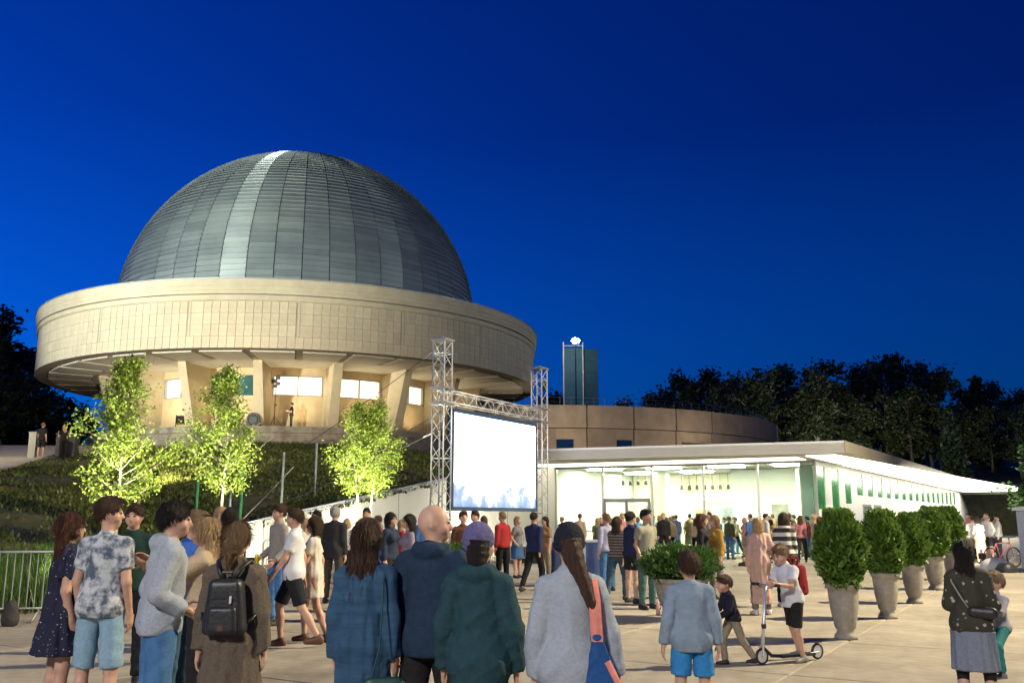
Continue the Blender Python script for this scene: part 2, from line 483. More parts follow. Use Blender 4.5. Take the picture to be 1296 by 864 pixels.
# --- footpath climbing at the left edge, with a pale kerb
V = []; Fc = []
pl = [Vector(p) for p in ((-17.5, 22, 0.9), (-20.0, 34.6, 3.02), (-22.6, 44.4, 4.46), (-24.6, 58, 6.1), (-25, 66, 6.3))]
kb = MB()
for k, p in enumerate(pl):
    d = (pl[min(k + 1, 4)] - pl[max(k - 1, 0)]); nrm = Vector((-d.y, d.x, 0)).normalized()
    for t in (0.0, 0.28, 0.281, 11.0):
        q = p + nrm * t; z = p.z + (0.14 if t < 0.2805 else 0.03)
        V.append((q.x, q.y, z))
    V.append((p.x, p.y, p.z - 0.8))
for k in range(4):
    a = k * 5; c = a + 5
    for j in range(3): Fc.append((a + j, a + j + 1, c + j + 1, c + j))
    Fc.append((a + 4, a, c, c + 4))
me = mesh_from('footpath', V, Fc); me.materials.append(mat('path_concrete', (0.30, 0.27, 0.22), (0.40, 0.37, 0.31), scale=1.2, rough=0.85, bump=0.2, world=True))
tag(put('footpath', me), 'pale concrete footpath climbing beside the slope', None, None, 'structure')

# ================================================================== PLANETARIUM
CX, CYY = -17.04, 72.0
plan = empty('planetarium', (CX, CYY, 0)); tag(plan, 'round planetarium with ribbed metal dome on a pale stone drum', 'building')
RW, ZT, ZB = 18.77, 15.82, 11.60
# cornice and roof (lathe); profile from the soffit edge up
WT = ZT - 1.36      # top of tiled wall
prof = [(RW + 0.02, WT), (RW + 0.02, WT + 0.04), (RW + 0.12, WT + 0.05), (RW + 0.12, WT + 0.33), (RW - 0.06, WT + 0.335), (RW - 0.06, WT + 0.42),
        (RW + 0.16, WT + 0.43), (RW + 0.16, WT + 0.62), (RW + 0.20, WT + 0.66), (RW + 0.20, WT + 0.88), (RW + 0.25, WT + 0.93), (RW + 0.25, WT + 1.33),
        (RW + 0.22, WT + 1.36), (RW - 0.4, WT + 1.38), (13.6, WT + 1.30)]
b = MB(); b.lathe(prof, 180); b.build('cornice', M_cornice, plan)
b = MB(); b.lathe([(RW + 0.27, WT + 1.345), (RW + 0.27, WT + 1.40), (RW - 0.3, WT + 1.44), (RW - 0.5, WT + 1.40)], 180)
b.build('roof_edge_flashing', mat('pale_flashing', (0.45, 0.47, 0.45), rough=0.4, metal=0.5), plan)
drum = MB(); drum.lathe([(RW - 0.5, ZB + 0.02), (RW - 0.035, ZB + 0.02), (RW - 0.035, WT + 0.02), (RW - 0.5, WT + 0.02)], 144)
drum = drum.build('drum_wall', M_stone_d, plan)
NCOL = 234
th = 2 * pi / NCOL; rows = 4; rh = (WT - ZB) / rows
def tile(a0, a1, r0, r1, z0, z1, bev=0.012):
    m = MB()
    g = min(0.009 / RW, (a1 - a0) * .2); a0 += g; a1 -= g; z0 += 0.007; z1 -= 0.007
    for (r, e) in ((r0, 0), (r1 - bev, 0), (r1, bev)):
        ea = e / RW
        for (a, z) in ((a0 + ea, z0 + e), (a1 - ea, z0 + e), (a1 - ea, z1 - e), (a0 + ea, z1 - e)):
            m.V.append((r * sin(a), -r * cos(a), z))
    for k in range(2):
        for j in range(4):
            p, q = k * 4 + j, k * 4 + (j + 1) % 4
            m.F.append((p, q, q + 4, p + 4))
    m.F.append((8, 9, 10, 11))
    return m
TM = tile(-th / 2, th / 2, RW - 0.04, RW, 0, rh).mesh('cladding_tile'); TM.materials.append(M_stone)
phi_cam = math.atan2(-CX, CYY)      # azimuth of the camera seen from the centre
rest = MB()
for k in range(NCOL):
    phi = (k + 0.5) * th
    d = (phi - phi_cam + pi) % (2 * pi) - pi
    ph = math.degrees(phi)
    wide = ((ph - 13) % 20.0) < 1.54       # paired joints at every bay
    for r in range(rows):
        if abs(d) < 37.3 * th:
            put('cladding_tile', TM, drum, (0, 0, ZB + r * rh), phi + (0.004 if (wide and r > 0) else 0))
        else:
            i = len(rest.V); t = tile(phi - th / 2, phi + th / 2, RW - 0.04, RW, ZB + r * rh, ZB + (r + 1) * rh)
            rest.V += t.V; rest.F += [tuple(i + q for q in f) for f in t.F]
tag(rest.build('far_cladding', M_stone, drum), None, None, None, 'stuff')
# paired vertical cover strips at each bay
for k in range(18):
    phi = radians(13 + 20 * k)
    t = tile(phi - 0.0022, phi + 0.0022, RW - 0.02, RW + 0.006, ZB + rh, WT, 0.003)
    t.build('joint_strip', M_stone_d, drum)
# soffit with raised trapezoid panels
b = MB(); b.lathe([(12.0, ZB + 0.10), (14.9, ZB + 0.06), (18.0, ZB + 0.10), (18.0, ZB), (RW - 0.01, ZB)], 144)
soff = b.build('soffit', mat('soffit_shadow_gap', (0.30, 0.27, 0.22), rough=0.9), plan)
sp = MB()
A = radians(5.0 - 0.62)
i0 = [(15.1, -A * 0.93), (15.1, A * 0.93), (17.92, A * 0.965), (17.92, -A * 0.965)]
for z in (ZB + 0.08, ZB - 0.07):
    for (r, a) in i0: sp.V.append((r * sin(a), -r * cos(a), z))
sp.F += [(4, 5, 6, 7), (0, 4, 7, 3), (1, 2, 6, 5), (0, 1, 5, 4), (3, 7, 6, 2)]
spm = sp.mesh('soffit_panel'); spm.materials.append(M_plaster)
for k in range(36): put('soffit_panel', spm, soff, (0, 0, 0), radians(8 + 10 * k))
b = MB(); b.lathe([(12.0, ZB - 0.1), (13.6, ZB - 0.10), (15.0, ZB - 0.02), (15.0, ZB + 0.1)], 120); b.build('soffit_ring', M_plaster, soff)
# terrace podium, inner wall with clerestory windows, splayed fins
ZF = 7.32
b = MB(); b.lathe([(14.9, 5.0), (14.9, ZF - 0.42), (15.0, ZF - 0.40), (15.0, ZF), (14.2, ZF + 0.002), (11.0, ZF + 0.003)], 120); b.build('podium', M_podium, plan)
RI = 12.1
wall = MB()
for k in range(18):
    for (s0, s1, z0, z1, rr) in ((-10, 10, ZF, 9.62, RI), (-10, 10, 11.0, ZB - 0.05, RI), (-10, -7.8, 9.62, 11.0, RI), (7.8, 10, 9.62, 11.0, RI)):
        a0, a1 = radians(13 + 20 * k + s0), radians(13 + 20 * k + s1); n = 5
        for q in range(n):
            p0, p1 = a0 + (a1 - a0) * q / n, a0 + (a1 - a0) * (q + 1) / n
            wall.quad((rr * sin(p0), -rr * cos(p0), z0), (rr * sin(p1), -rr * cos(p1), z0), (rr * sin(p1), -rr * cos(p1), z1), (rr * sin(p0), -rr * cos(p0), z1))
iw = wall.build('terrace_wall', M_timber, plan)
M_winlit = emit('lit_window', (1.0, 0.86, 0.58), 1.7)
M_windim = mat('dim_window', (0.02, 0.07, 0.07), (0.05, 0.16, 0.15), scale=0.6, rough=0.1, spec=0.8)
for k in range(18):
    ac = 13 + 20 * k
    dd = (ac - math.degrees(phi_cam) + 180) % 360 - 180
    if abs(dd) > 95: continue
    w_ = MB(); t_ = MB()
    for (s0, s1) in ((-7.6, -0.12), (0.12, 7.6)):
        for q in range(3):
            p0, p1 = radians(ac + s0 + (s1 - s0) * q / 3), radians(ac + s0 + (s1 - s0) * (q + 1) / 3); rr = RI - 0.22
            w_.quad((rr*sin(p0), -rr*cos(p0), 9.62), (rr*sin(p1), -rr*cos(p1), 9.62), (rr*sin(p1), -rr*cos(p1), 11.0), (rr*sin(p0), -rr*cos(p0), 11.0))
    wo = w_.build('clerestory_window', M_windim if abs(ac - 353) < 1 else M_winlit, iw)
    for (s0, s1, z0, z1) in ((-7.8, 7.8, 9.58, 9.70), (-7.8, 7.8, 10.92, 11.0), (-0.14, 0.14, 9.7, 10.92), (-7.8, -7.45, 9.7, 10.92), (7.45, 7.8, 9.7, 10.92)):
        n = 6 if s1 - s0 > 1 else 1
        for q in range(n):
            p0, p1 = radians(ac + s0 + (s1 - s0) * q / n), radians(ac + s0 + (s1 - s0) * (q + 1) / n); r0, r1 = RI - 0.24, RI - 0.02
            i = len(t_.V)
            for rr in (r0, r1):
                for (p, z) in ((p0, z0), (p1, z0), (p1, z1), (p0, z1)): t_.V.append((rr*sin(p), -rr*cos(p), z))
            t_.F += [(i+4, i+5, i+6, i+7), (i, i+1, i+5, i+4), (i+3, i+7, i+6, i+2), (i, i+4, i+7, i+3), (i+1, i+2, i+6, i+5)]
    t_.build('window_frame', M_frame if abs(ac - 353) > 1 else M_dark, wo)
fin = MB()
hw0, hw1 = 0.42, 0.36
PP = [(RI - 0.1, 13.45, ZF + 0.002, hw0), (RI - 0.1, 14.75, ZB - 0.03, hw1)]
for (r0, r1, z, hw) in PP:
    fin.V += [(-hw, -r0, z), (hw, -r0, z), (hw * 0.8, -r1, z), (-hw * 0.8, -r1, z)]
fin.F += [(0, 1, 5, 4), (1, 2, 6, 5), (2, 3, 7, 6), (3, 0, 4, 7), (4, 5, 6, 7), (3, 2, 1, 0)]
finm = fin.mesh('pillar'); finm.materials.append(mat('pillar_stone', (0.50, 0.40, 0.25), (0.58, 0.48, 0.31), scale=1.4, rough=0.8, bump=0.1))
for k in range(18):
    ac = 3 + 20 * k
    if abs((ac - math.degrees(phi_cam) + 180) % 360 - 180) < 100: put('pillar', finm, plan, (0, 0, 0), radians(ac))
# dome
RD, ZD = 13.82, 16.75
b = MB(); b.lathe([((RD - 0.08) * cos(radians(t)), ZD + (RD - 0.08) * sin(radians(t))) for t in np.linspace(-6, 89.9, 40)], 96)
dome = b.build('dome', M_dark, plan, True)
b = MB(); b.lathe([(RD + 0.05, 15.7), (RD + 0.35, 15.75), (RD + 0.30, 15.98), (RD + 0.02, 16.02)], 96); b.build('base_ring', mat('pale_flashing', (0.5, 0.5, 0.5)), dome)
NST, NRW = 48, 56
el = [radians(-4.0 + (92.0) * (i / NRW)) for i in range(NRW + 1)]
half = pi / NST
def shingle_vf(r):
    """flat sheet, lower edge lifted clear of the row below"""
    e0, e1 = el[r], el[r + 1] + 0.004
    out = []
    f = cos(half)
    w0 = (RD * cos(e0)) * math.tan(half) - 0.022; w1 = max(0.01, (RD * cos(e1)) * math.tan(half) - 0.012)
    e1 = el[r + 1] + 0.30 * (el[r + 1] - el[r])
    w1 = max(0.01, (RD * cos(e1)) * math.tan(half) - 0.022)
    def P(w, e, off):
        return (w, -(RD + off) * cos(e), (RD + off) * sin(e))
    t0, t1 = 0.095, 0.17
    V = [P(-w0, e0, t0), P(w0, e0, t0), P(-w0, e0, t1), P(w0, e0, t1), P(w1, e1, 0.014), P(-w1, e1, 0.014), P(w1, e1, 0.0), P(-w1, e1, 0.0)]
    Fq = [(0, 1, 3, 2), (2, 3, 4, 5), (1, 6, 4, 3), (7, 0, 2, 5)]
    return V, Fq
UVQ = {0: [(0, 0), (1, 0), (1, .1), (0, .1)], 1: [(0, 0), (1, 0), (1, 1), (0, 1)], 2: [(0, 0), (.1, 1), (0, 1), (0, 0)], 3: [(0, 1), (0, 0), (.1, 0), (.1, 1)]}
def add_uv(me, nface):
    uv = me.uv_layers.new(name='sheet'); data = []
    for k in range(nface):
        for q in UVQ[k % 4]: data += q
    uv.data.foreach_set('uv', data)
sh_me = []
for r in range(NRW):
    V, Fq = shingle_vf(r)
    me = mesh_from('metal_sheet', V, Fq); add_uv(me, 4); me.materials.append(M_dome); sh_me.append(me)
phis = [radians(5.2 + 3.75 + 7.5 * k) for k in range(NST)]
strip_tone = [random.uniform(-0.12, 0.12) for k in range(NST)]
cand = []
for k in range(NST):
    d = abs((phis[k] - phi_cam + pi) % (2 * pi) - pi)
    for r in range(NRW): cand.append((cos(d) * cos(el[r]) if d < pi / 2 else -1, k, r))
cand.sort(reverse=True)
solo = set((k, r) for (_, k, r) in cand[:300])
RV, RF, RT = [], [], []
for k in range(NST):
    R = Matrix.Rotation(phis[k], 3, 'Z')
    for r in range(NRW):
        tone = 0.5 + strip_tone[k] + random.uniform(-0.26, 0.26) + 0.12 * (1 if r < 6 else 0)
        if (k, r) in solo:
            o = put('metal_sheet', sh_me[r], dome, (0, 0, ZD), phis[k]); o['tone'] = tone
        else:
            V, Fq = shingle_vf(r); i = len(RV)
            for v in V:
                q = R @ Vector(v); RV.append((q.x, q.y, q.z + ZD))
            RF += [tuple(i + a for a in f) for f in Fq]; RT += [tone] * 4
me = mesh_from('upper_metal_sheets', RV, RF); add_uv(me, len(RF)); me.materials.append(M_dome)
at_ = me.attributes.new('tone', 'FLOAT', 'FACE'); at_.data.foreach_set('value', RT)
tag(put('upper_metal_sheets', me, dome), None, None, None, 'stuff')

# floodlights for drum and dome
WARM = (1.0, 0.80, 0.50)
for (x, y, tx, ty, tz, pw, nm) in ((-34, 36, -24, 58, 14, 4200, 'beyond the footpath'), (-15.0, 38.5, -17, 55, 12.4, 6800, 'high on the slope'), (-6.5, 44.5, -3.5, 61, 12.8, 6200, 'above the white wing wall')):
    z = 0.6 + (1.5 if x < -30 else slope_pt(3.0, 0.3).z if x < -12 else slope_pt(3.6, 0.25).z)
    flood('floodlight', (x, y, z), (tx, ty, tz), pw, 95, WARM, 'small dark floodlight aimed at the stone drum, ' + nm, 0.34, stand=0.45)
flood('floodlight', (-42, 17.5, 9.0), (-19, 62, 20.5), 200000, 40, (0.95, 1.0, 0.9), 'tall mast floodlight left of the footpath aimed at the dome', 0.6, stand=8.0)
flood('path_fill_lamp', (-28.5, 37.0, 10.0), (-23.5, 45, 4.5), 6500, 95, (1.0, 0.86, 0.6), 'added fill lamp post brightening the climbing footpath', .4, stand=7.0, cat='lamp', blend=.9)  # fill lamp added to brighten the footpath
flood('floodlight', (50, 79.0, .5), (60, 98, 3.5), 14000, 130, (1.0, 0.9, 0.66), 'added low fill light brightening the hillside beyond the pavilion end wall', .3, stand=.3, blend=1.0)  # fill light added to lift the dark hillside past the end wall
for (x, y, tx, ty, nm) in ((34, 92, 44, 118, 'at the far end of the pavilion'), (31, 85, 34, 120, 'on the planted roof behind the curved building')):
    flood('floodlight', (x, y, 5.6), (tx, ty, 13), 8500, 130, (1.0, 0.95, 0.75), 'added low fill light brightening the wood, ' + nm, .3, stand=.4, blend=1.0)  # fill lights added so the wood does not stay black
flood('floodlight', (62, 40, 17), (-9, 66, 22), 32000, 28, (0.92, 1.0, 0.95), 'tall mast floodlight beyond the plaza aimed at the dome', 0.4, stand=17, blend=.8)
# warm uplights on the terrace
for k, ph in enumerate((-37, -17, 3, 23, 43, 63)):
    for s in (-1,):
        a = radians(ph + 10); r = 13.4
        x, y = CX + r * sin(a), CYY - r * cos(a)
        flood('uplight', (x, y, ZF + 0.14), (x - 0.9 * sin(a), y + 0.9 * cos(a), ZF + 4), 400, 140, (1.0, 0.83, 0.52), 'small warm uplight on the terrace floor between two splayed pillars', 0.22, stand=0.1, cat='lamp', group='terrace uplights', blend=1.0)

# ================================================================== ROUND WING BEHIND
wing = empty('round_wing', (2.0, 97.0, 0)); tag(wing, 'low curved brown building behind the white pavilion roof', 'building')
RR = 25.2
zt_ = 10.45; zm = 8.6; zb = 4.2
b = MB(); b.lathe([(RR - 0.25, zb), (RR - 0.25, zt_ - 0.1), (0.5, zt_ - 0.05)], 90); core = b.build('wall', mat('brown_joint', (0.09, 0.06, 0.04), rough=0.9), wing)
def arc_panel(a0, a1, r0, r1, z0, z1, n=3):
    m = MB()
    for rr in (r0, r1):
        for z in (z0, z1):
            for q in range(n + 1):
                a = a0 + (a1 - a0) * q / n; m.V.append((rr * sin(a), -rr * cos(a), z))
    k = n + 1
    for q in range(n):
        m.F += [(2*k+q, 2*k+q+1, 3*k+q+1, 3*k+q), (k+q, 3*k+q, 3*k+q+1, k+q+1), (q, q+1, 2*k+q+1, 2*k+q)]
    m.F += [(0, 2*k, 3*k, k), (n, k+n, 3*k+n, 2*k+n)]
    return m
for k in range(-10, 13):
    a0, a1 = radians(k * 9 + 0.12), radians(k * 9 + 8.88)
    arc_panel(a0, a1, RR - 0.26, RR + 0.10, zm + 0.06, zt_).build('upper_panel', M_corten, core)
    if k in (0, 1): 
        w0 = 3.4 if k == 0 else 5.6
        arc_panel(a0, radians(k * 9 + w0), RR - 0.26, RR - 0.02, zb, zm, 2).build('lower_panel', M_corten, core)
        arc_panel(radians(k * 9 + w0 + 3.2), a1, RR - 0.26, RR - 0.02, zb, zm, 2).build('lower_panel', M_corten, core)
        arc_panel(radians(k * 9 + w0), radians(k * 9 + w0 + 3.2), RR - 0.26, RR - 0.02, 7.75, zm, 2).build('lintel_panel', M_corten, core)
        arc_panel(radians(k * 9 + w0 + .05), radians(k * 9 + w0 + 3.15), RR - 0.26, RR - 0.20, zb, 7.74, 2).build('window', mat('night_glass', (0.01, 0.03, 0.09), rough=0.08, spec=0.8), core)
    else:
        arc_panel(a0, a1, RR - 0.26, RR - 0.02, zb, zm).build('lower_panel', M_corten, core)
        if k in (3, 4): arc_panel(a0 + 0.02, a1 - 0.01, RR - 0.03, RR + 0.06, 7.55, 7.72).build('ledge', mat('brown_joint', (0.09, 0.06, 0.04)), core)
rl = MB()
for k in range(-10, 40):
    a = radians(k * 2.2); x, y = (RR - 1) * sin(a), -(RR - 1) * cos(a)
    rl.tube([(x, y, zt_ - .1), (x, y, zt_ + 0.75)], 0.012, 5, False)
for z in (zt_ + 0.4, zt_ + 0.75):
    rl.tube([((RR - 1) * sin(radians(k * 2.2)), -(RR - 1) * cos(radians(k * 2.2)), z) for k in range(-10, 40)], 0.012, 5, False)
rl.build('railing', M_galv, wing)

for (a, nm) in ((2, 'near its dark windows'), (26, 'on its curving side')):
    x, y = 2 + 33 * sin(radians(a)), 97 - 33 * cos(radians(a))
    flood('floodlight', (x, y, 4.9), (2 + 25 * sin(radians(a + 6)), 97 - 25 * cos(radians(a + 6)), 8.6), 2400, 130, (1.0, 0.85, 0.62), 'small added roof fill light brightening the curved brown building ' + nm, 0.25, stand=.3, blend=1.0)  # fill lights added to lift the curved brown wall

# ================================================================== GLASS TOWER WITH LAMP
TY = 128.0
tx0, tx1, tx2 = gx(713, TY, 25), gx(737.5, TY, 25), gx(756, TY + 2, 25)
tw = empty('glass_tower', ((tx0 + tx1) / 2, TY, terrain((tx0 + tx1) / 2, TY))); tag(tw, 'slim blue glass tower rising behind the curved brown building', 'tower')
ztop = atY(735, 440, TY).z - tw.location.z
M_tglass = mat('tower_glass', (0.045, 0.17, 0.27), (0.06, 0.21, 0.32), scale=0.6, rough=0.6, spec=0.3)
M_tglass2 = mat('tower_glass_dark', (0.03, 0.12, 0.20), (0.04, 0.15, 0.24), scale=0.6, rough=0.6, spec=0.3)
wl = tx1 - tx0; wr = tx2 - tx1
fl = 12
for k in range(fl):
    z0, z1 = ztop * k / fl, ztop * (k + 1) / fl
    b = MB(); b.box((0, 0.05, (z0 + z1) / 2), (wl - 0.1, 0.1, z1 - z0 - 0.03)); b.build('glass_panel', M_tglass, tw)
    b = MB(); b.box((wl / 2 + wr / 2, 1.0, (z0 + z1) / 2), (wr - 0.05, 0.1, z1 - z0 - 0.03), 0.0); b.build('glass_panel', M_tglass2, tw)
b = MB(); b.box((wr / 2, 2.2, ztop / 2), (wl + wr - 0.3, 2.0, ztop - 0.2)); b.build('core', M_dark, tw)
for x in (-wl / 2, wl / 2):
    b = MB(); b.box((x, -0.04, ztop / 2 + 0.4), (0.16, 0.16, ztop + 0.8)); b.build('corner_post', M_steelw, tw)
b = MB(); b.box((0, -0.02, ztop + 0.3), (wl + 0.1, 0.12, 0.12)); b.build('top_rail', M_steelw, tw)
lp = empty('mast_lamp', (gx(728, TY - 6, 27), TY - 6, terrain(5, TY - 6))); tag(lp, 'bright white lamp on a mast in front of the glass tower', 'lamp')
zl = atY(728, 431, TY - 6).z - lp.location.z
b = MB(); b.tube([(0, 0, 0), (0, 0, zl - .3)], [0.14, 0.07], 10); b.build('mast', M_dark, lp)
b = MB(); b.lathe([(0.02, zl - 0.35), (0.3, zl - 0.3), (0.58, zl), (0.3, zl + 0.3), (0.02, zl + 0.4)], 16); b.build('lamp_globe', emit('mast_lamp_glow', (1.0, 0.86, 0.6), 120.0), lp, True)

# ================================================================== GLASS PAVILION
A_ = Vector((12.60, 38.18)); B_ = Vector((2.07, 43.70)); C_ = Vector((40.66, 83.84)); ZS = 3.98
uu = (B_ - A_).normalized(); vv = (C_ - A_).normalized(); LU = (B_ - A_).length; LV = (C_ - A_).length
def pv(a, bb, z=0.0): q = A_ + uu * a + vv * bb; return Vector((q.x, q.y, z))
pav = empty('glass_pavilion', (A_.x, A_.y, 0)); tag(pav, 'white glass fronted pavilion with a thin overhanging roof', 'building')
OFF = Vector((-A_.x, -A_.y, 0))
def PB(bld, name, m, parent=pav, smooth=False):
    bld.V = [(v[0] + OFF.x, v[1] + OFF.y, v[2]) for v in bld.V]
    return bld.build(name, m, parent, smooth)
def wallq(b_, p0, p1, z0, z1, t):
    """vertical slab from p0 to p1, thickness t to the inside"""
    d = (p1 - p0); n = Vector((-d.y, d.x, 0)).normalized() * t
    b_.prism([(p0.x, p0.y), (p1.x, p1.y), (p1.x + n.x, p1.y + n.y), (p0.x + n.x, p0.y + n.y)], z0, z1)
# roof slab: soffit + fascias + planted top
rl_ = Vector((0.2, 38.05)); rc_ = Vector((12.20, 33.49)); tip = Vector((50.3, 93.5))
poly = [(rl_.x, rl_.y), (rc_.x, rc_.y), (tip.x, tip.y), (44, 96), (27, 82), (6, 64), (-1.2, 46)]
b = MB(); b.prism(poly, ZS + 0.03, [4.36, 4.36, 4.16, 4.2, 4.3, 4.36, 4.36]); roof = PB(b, 'roof', M_white)
b = MB(); wallq(b, Vector((rc_.x - 0.0, rc_.y, 0)), Vector((rl_.x, rl_.y, 0)), ZS + 0.02, 4.44, -0.03); PB(b, 'front_fascia', M_fascia, roof)
d = (tip - rc_); n_ = Vector((d.y, -d.x)).normalized() * 0.03
b = MB(); b.prism([(rc_.x, rc_.y), (rc_.x + n_.x, rc_.y + n_.y), (tip.x + n_.x, tip.y + n_.y), (tip.x, tip.y)], [ZS + .02] * 4, [4.44, 4.44, 4.22, 4.22])
PB(b, 'side_fascia', mat('side_fascia_stone', (0.30, 0.28, 0.21), (0.36, 0.33, 0.25), scale=0.6, rough=0.7), roof)
b = MB(); b.prism([(rl_.x + .5, rl_.y + .6), (rc_.x - .3, rc_.y + .5), (tip.x - .8, tip.y - .1), (43, 95), (27, 82), (6, 64), (-0.8, 46)], 4.15, [4.42, 4.42, 4.25, 4.25, 4.4, 4.42, 4.42]); PB(b, 'roof_soil', M_grass, roof)
# floor
b = MB(); b.prism([tuple(pv(-0.05, 0.1)[:2]), tuple(pv(-0.05, 26)[:2]), tuple(pv(12, 26)[:2]), tuple(pv(12, 0.1)[:2])][::-1], -0.02, 0.012); PB(b, 'floor', mat('pale_floor', (0.55, 0.52, 0.45), rough=0.3))
b = MB(); b.prism([tuple(pv(-4.6, -5.0)[:2]), tuple(pv(-4.6, 52)[:2]), tuple(pv(-0.06, 52)[:2]), tuple(pv(-0.06, -5.0)[:2])], -0.02, 0.004)
# front glazing: five panes with mullions
npn = 5
for k in range(npn + 1):
    p = pv(LU * k / npn, 0.05)
    b = MB(); b.box((p.x, p.y, ZS / 2), (0.09 if k else 0.12, 0.12, ZS), atan2(uu.y, uu.x)); PB(b, 'mullion', M_steelw if k else M_frame)
for k in range(npn):
    p = pv(LU * (k + 0.5) / npn, 0.05)
    b = MB(); b.box((p.x, p.y, ZS / 2), (LU / npn - 0.10, 0.02, ZS - 0.04), atan2(uu.y, uu.x)); PB(b, 'glass_pane', M_glass)
p = pv(LU / 2, 0.05); b = MB(); b.box((p.x, p.y, ZS - 0.03), (LU - .1, 0.16, 0.08), atan2(uu.y, uu.x)); PB(b, 'head_rail', M_frame)
# glazed double door in the fourth pane
k0 = LU * 3 / npn; k1 = LU * 4 / npn; b = MB()
for (a0, a1, z0, z1) in ((k0 + .08, k1 - .08, 2.34, 2.52), (k0 + .06, k0 + .18, 0, 2.34), (k1 - .18, k1 - .06, 0, 2.34), ((k0 + k1) / 2 - .06, (k0 + k1) / 2 + .06, 0, 2.34), (k0 + .18, k1 - .18, 0.0, 0.12)):
    p = pv((a0 + a1) / 2, -0.02); b.box((p.x, p.y, (z0 + z1) / 2), (a1 - a0, 0.09, z1 - z0), atan2(uu.y, uu.x))
dr = PB(b, 'door', M_frame)
for s in (-.25, .25):
    p = pv((k0 + k1) / 2 + s, -0.10); b = MB(); b.tube([(p.x, p.y, 0.8), (p.x, p.y, 1.5)], 0.018, 6); PB(b, 'handle', M_steelw, dr)
# interior: left return wall, back wall, freestanding white block, ceiling
b = MB(); wallq(b, pv(LU + 0.06, 9.2), pv(LU + 0.06, -0.35), 0.0, ZS, -0.3); PB(b, 'return_wall', M_white)
b = MB(); wallq(b, pv(0.4, 9.0), pv(LU, 9.0), 0.012, ZS, -0.2); PB(b, 'back_wall', M_cream)
b = MB(); wallq(b, pv(2.2, 5.6), pv(5.3, 5.6), 0.012, ZS - 0.005, -0.8); PB(b, 'white_block', M_white)
b = MB(); wallq(b, pv(0.35, 1.0), pv(0.85, 1.0), 0.012, ZS - 0.005, -0.5); PB(b, 'column', M_steelw)
b = MB(); wallq(b, pv(9.0, 6.4), pv(9.7, 6.4), 0.012, ZS - 0.005, -0.7); PB(b, 'column', M_cream)
for (a0, z, n_) in ((5.6, 3.15, 9), (9.9, 3.35, 4)):
    for q in range(n_):
        a = a0 + q * 0.42; p = pv(a, 8.6 if a0 < 9 else 6.0)
        b = MB(); b.tube([(p.x, p.y, ZS), (p.x, p.y, z + 0.2)], 0.012, 5, False); b.lathe([(0.03, z + .22), (0.07, z + .2), (0.09, z - .02), (0.02, z - .02)], 8, c=(p.x, p.y)); PB(b, 'pendant_spot', M_dark)
p = pv(5.8, 8.7); b = MB(); b.box((p.x, p.y, 2.62), (4.4, 0.12, 0.07), atan2(uu.y, uu.x)); PB(b, 'light_strip', emit('strip', (1, .97, .85), 6.0))
for (a0, a1, z0, z1, c) in ((6.0, 7.1, .9, 2.2, (.35, .40, .42)), (7.6, 8.4, 1.0, 2.1, (.50, .36, .22)), (10.2, 11.2, .8, 2.3, (.30, .33, .25)), (2.6, 3.4, 1.1, 2.3, (.45, .42, .36))):
    b = MB(); wallq(b, pv(a0, 8.97 if a0 > 5.3 else 5.57), pv(a1, 8.97 if a0 > 5.3 else 5.57), z0, z1, .02); PB(b, 'wall_panel', mat('wall_panel_%d' % int(a0 * 10), c, tuple(x * .6 for x in c), scale=2.5, rough=.6))
p = pv(9.2, 4.6); b = MB(); b.box((p.x, p.y, .55), (2.4, .7, 1.06), atan2(uu.y, uu.x)); PB(b, 'reception_desk', mat('desk', (.5, .46, .4), rough=.5)); b = MB(); b.box((p.x, p.y, 1.10), (2.5, .8, .04), atan2(uu.y, uu.x)); PB(b, 'desk_top', M_frame)
M_ceil = emit('ceiling_panel', (1.0, 0.92, 0.74), 95.0)
for (a, bb) in ((1.5, 2.2), (4.4, 2.2), (7.4, 2.2), (10.4, 2.2), (7.4, 6.6), (10.4, 6.6), (1.3, 6.6)):
    p = pv(a, bb); b = MB(); b.box((p.x, p.y, ZS - 0.03), (1.5, 0.8, 0.03), atan2(uu.y, uu.x)); PB(b, 'ceiling_light', M_ceil)
# side wall: white with a band of green clerestory panes between white fins
nwin = 19
wv = [3.0 * 0 + 0.25 + (LV - 2.0) * (k / nwin) for k in range(nwin + 1)]
low = MB()
sill = [2.0, 2.05, 2.3] + [2.75 - 0.0 * k for k in range(nwin - 3)]
for k in range(nwin):
    p0, p1 = pv(0, wv[k]), pv(0, wv[k + 1])
    w_ = wv[k + 1] - wv[k]
    wallq(low, pv(0, wv[k] if k else .1), p1, 0.0, sill[k], 0.25)
    wallq(low, pv(0, wv[k + 1] - 0.42 * w_), p1, sill[k], ZS - 0.16, 0.25)
    b = MB(); wallq(b, pv(0.035, wv[k] + 0.01), pv(0.035, wv[k + 1] - 0.43 * w_), sill[k] + 0.01, ZS - 0.17, 0.03); PB(b, 'green_pane', M_green)
low_o = PB(low, 'side_wall', M_white)
b = MB(); wallq(b, pv(0, 0.1), pv(0, LV), ZS - 0.16, ZS + 0.028, 0.25); PB(b, 'side_lintel', M_white)
b = MB(); e0, e1, e2, e3 = pv(0, LV - 1.75, ZS), pv(0, LV + 0.3, ZS), pv(0, LV + 13, -0.2), pv(0, LV - 1.75, -0.2)
i = len(b.V); nn = uu * 0.25
for off in (Vector((0, 0, 0)), Vector((nn.x, nn.y, 0))):
    for e in (e0, e1, e2, e3): b.V.append(tuple(e + off))
b.F += [(0, 1, 2, 3), (7, 6, 5, 4), (0, 4, 5, 1), (1, 5, 6, 2), (2, 6, 7, 3), (3, 7, 4, 0)]
PB(b, 'end_wall', M_white)
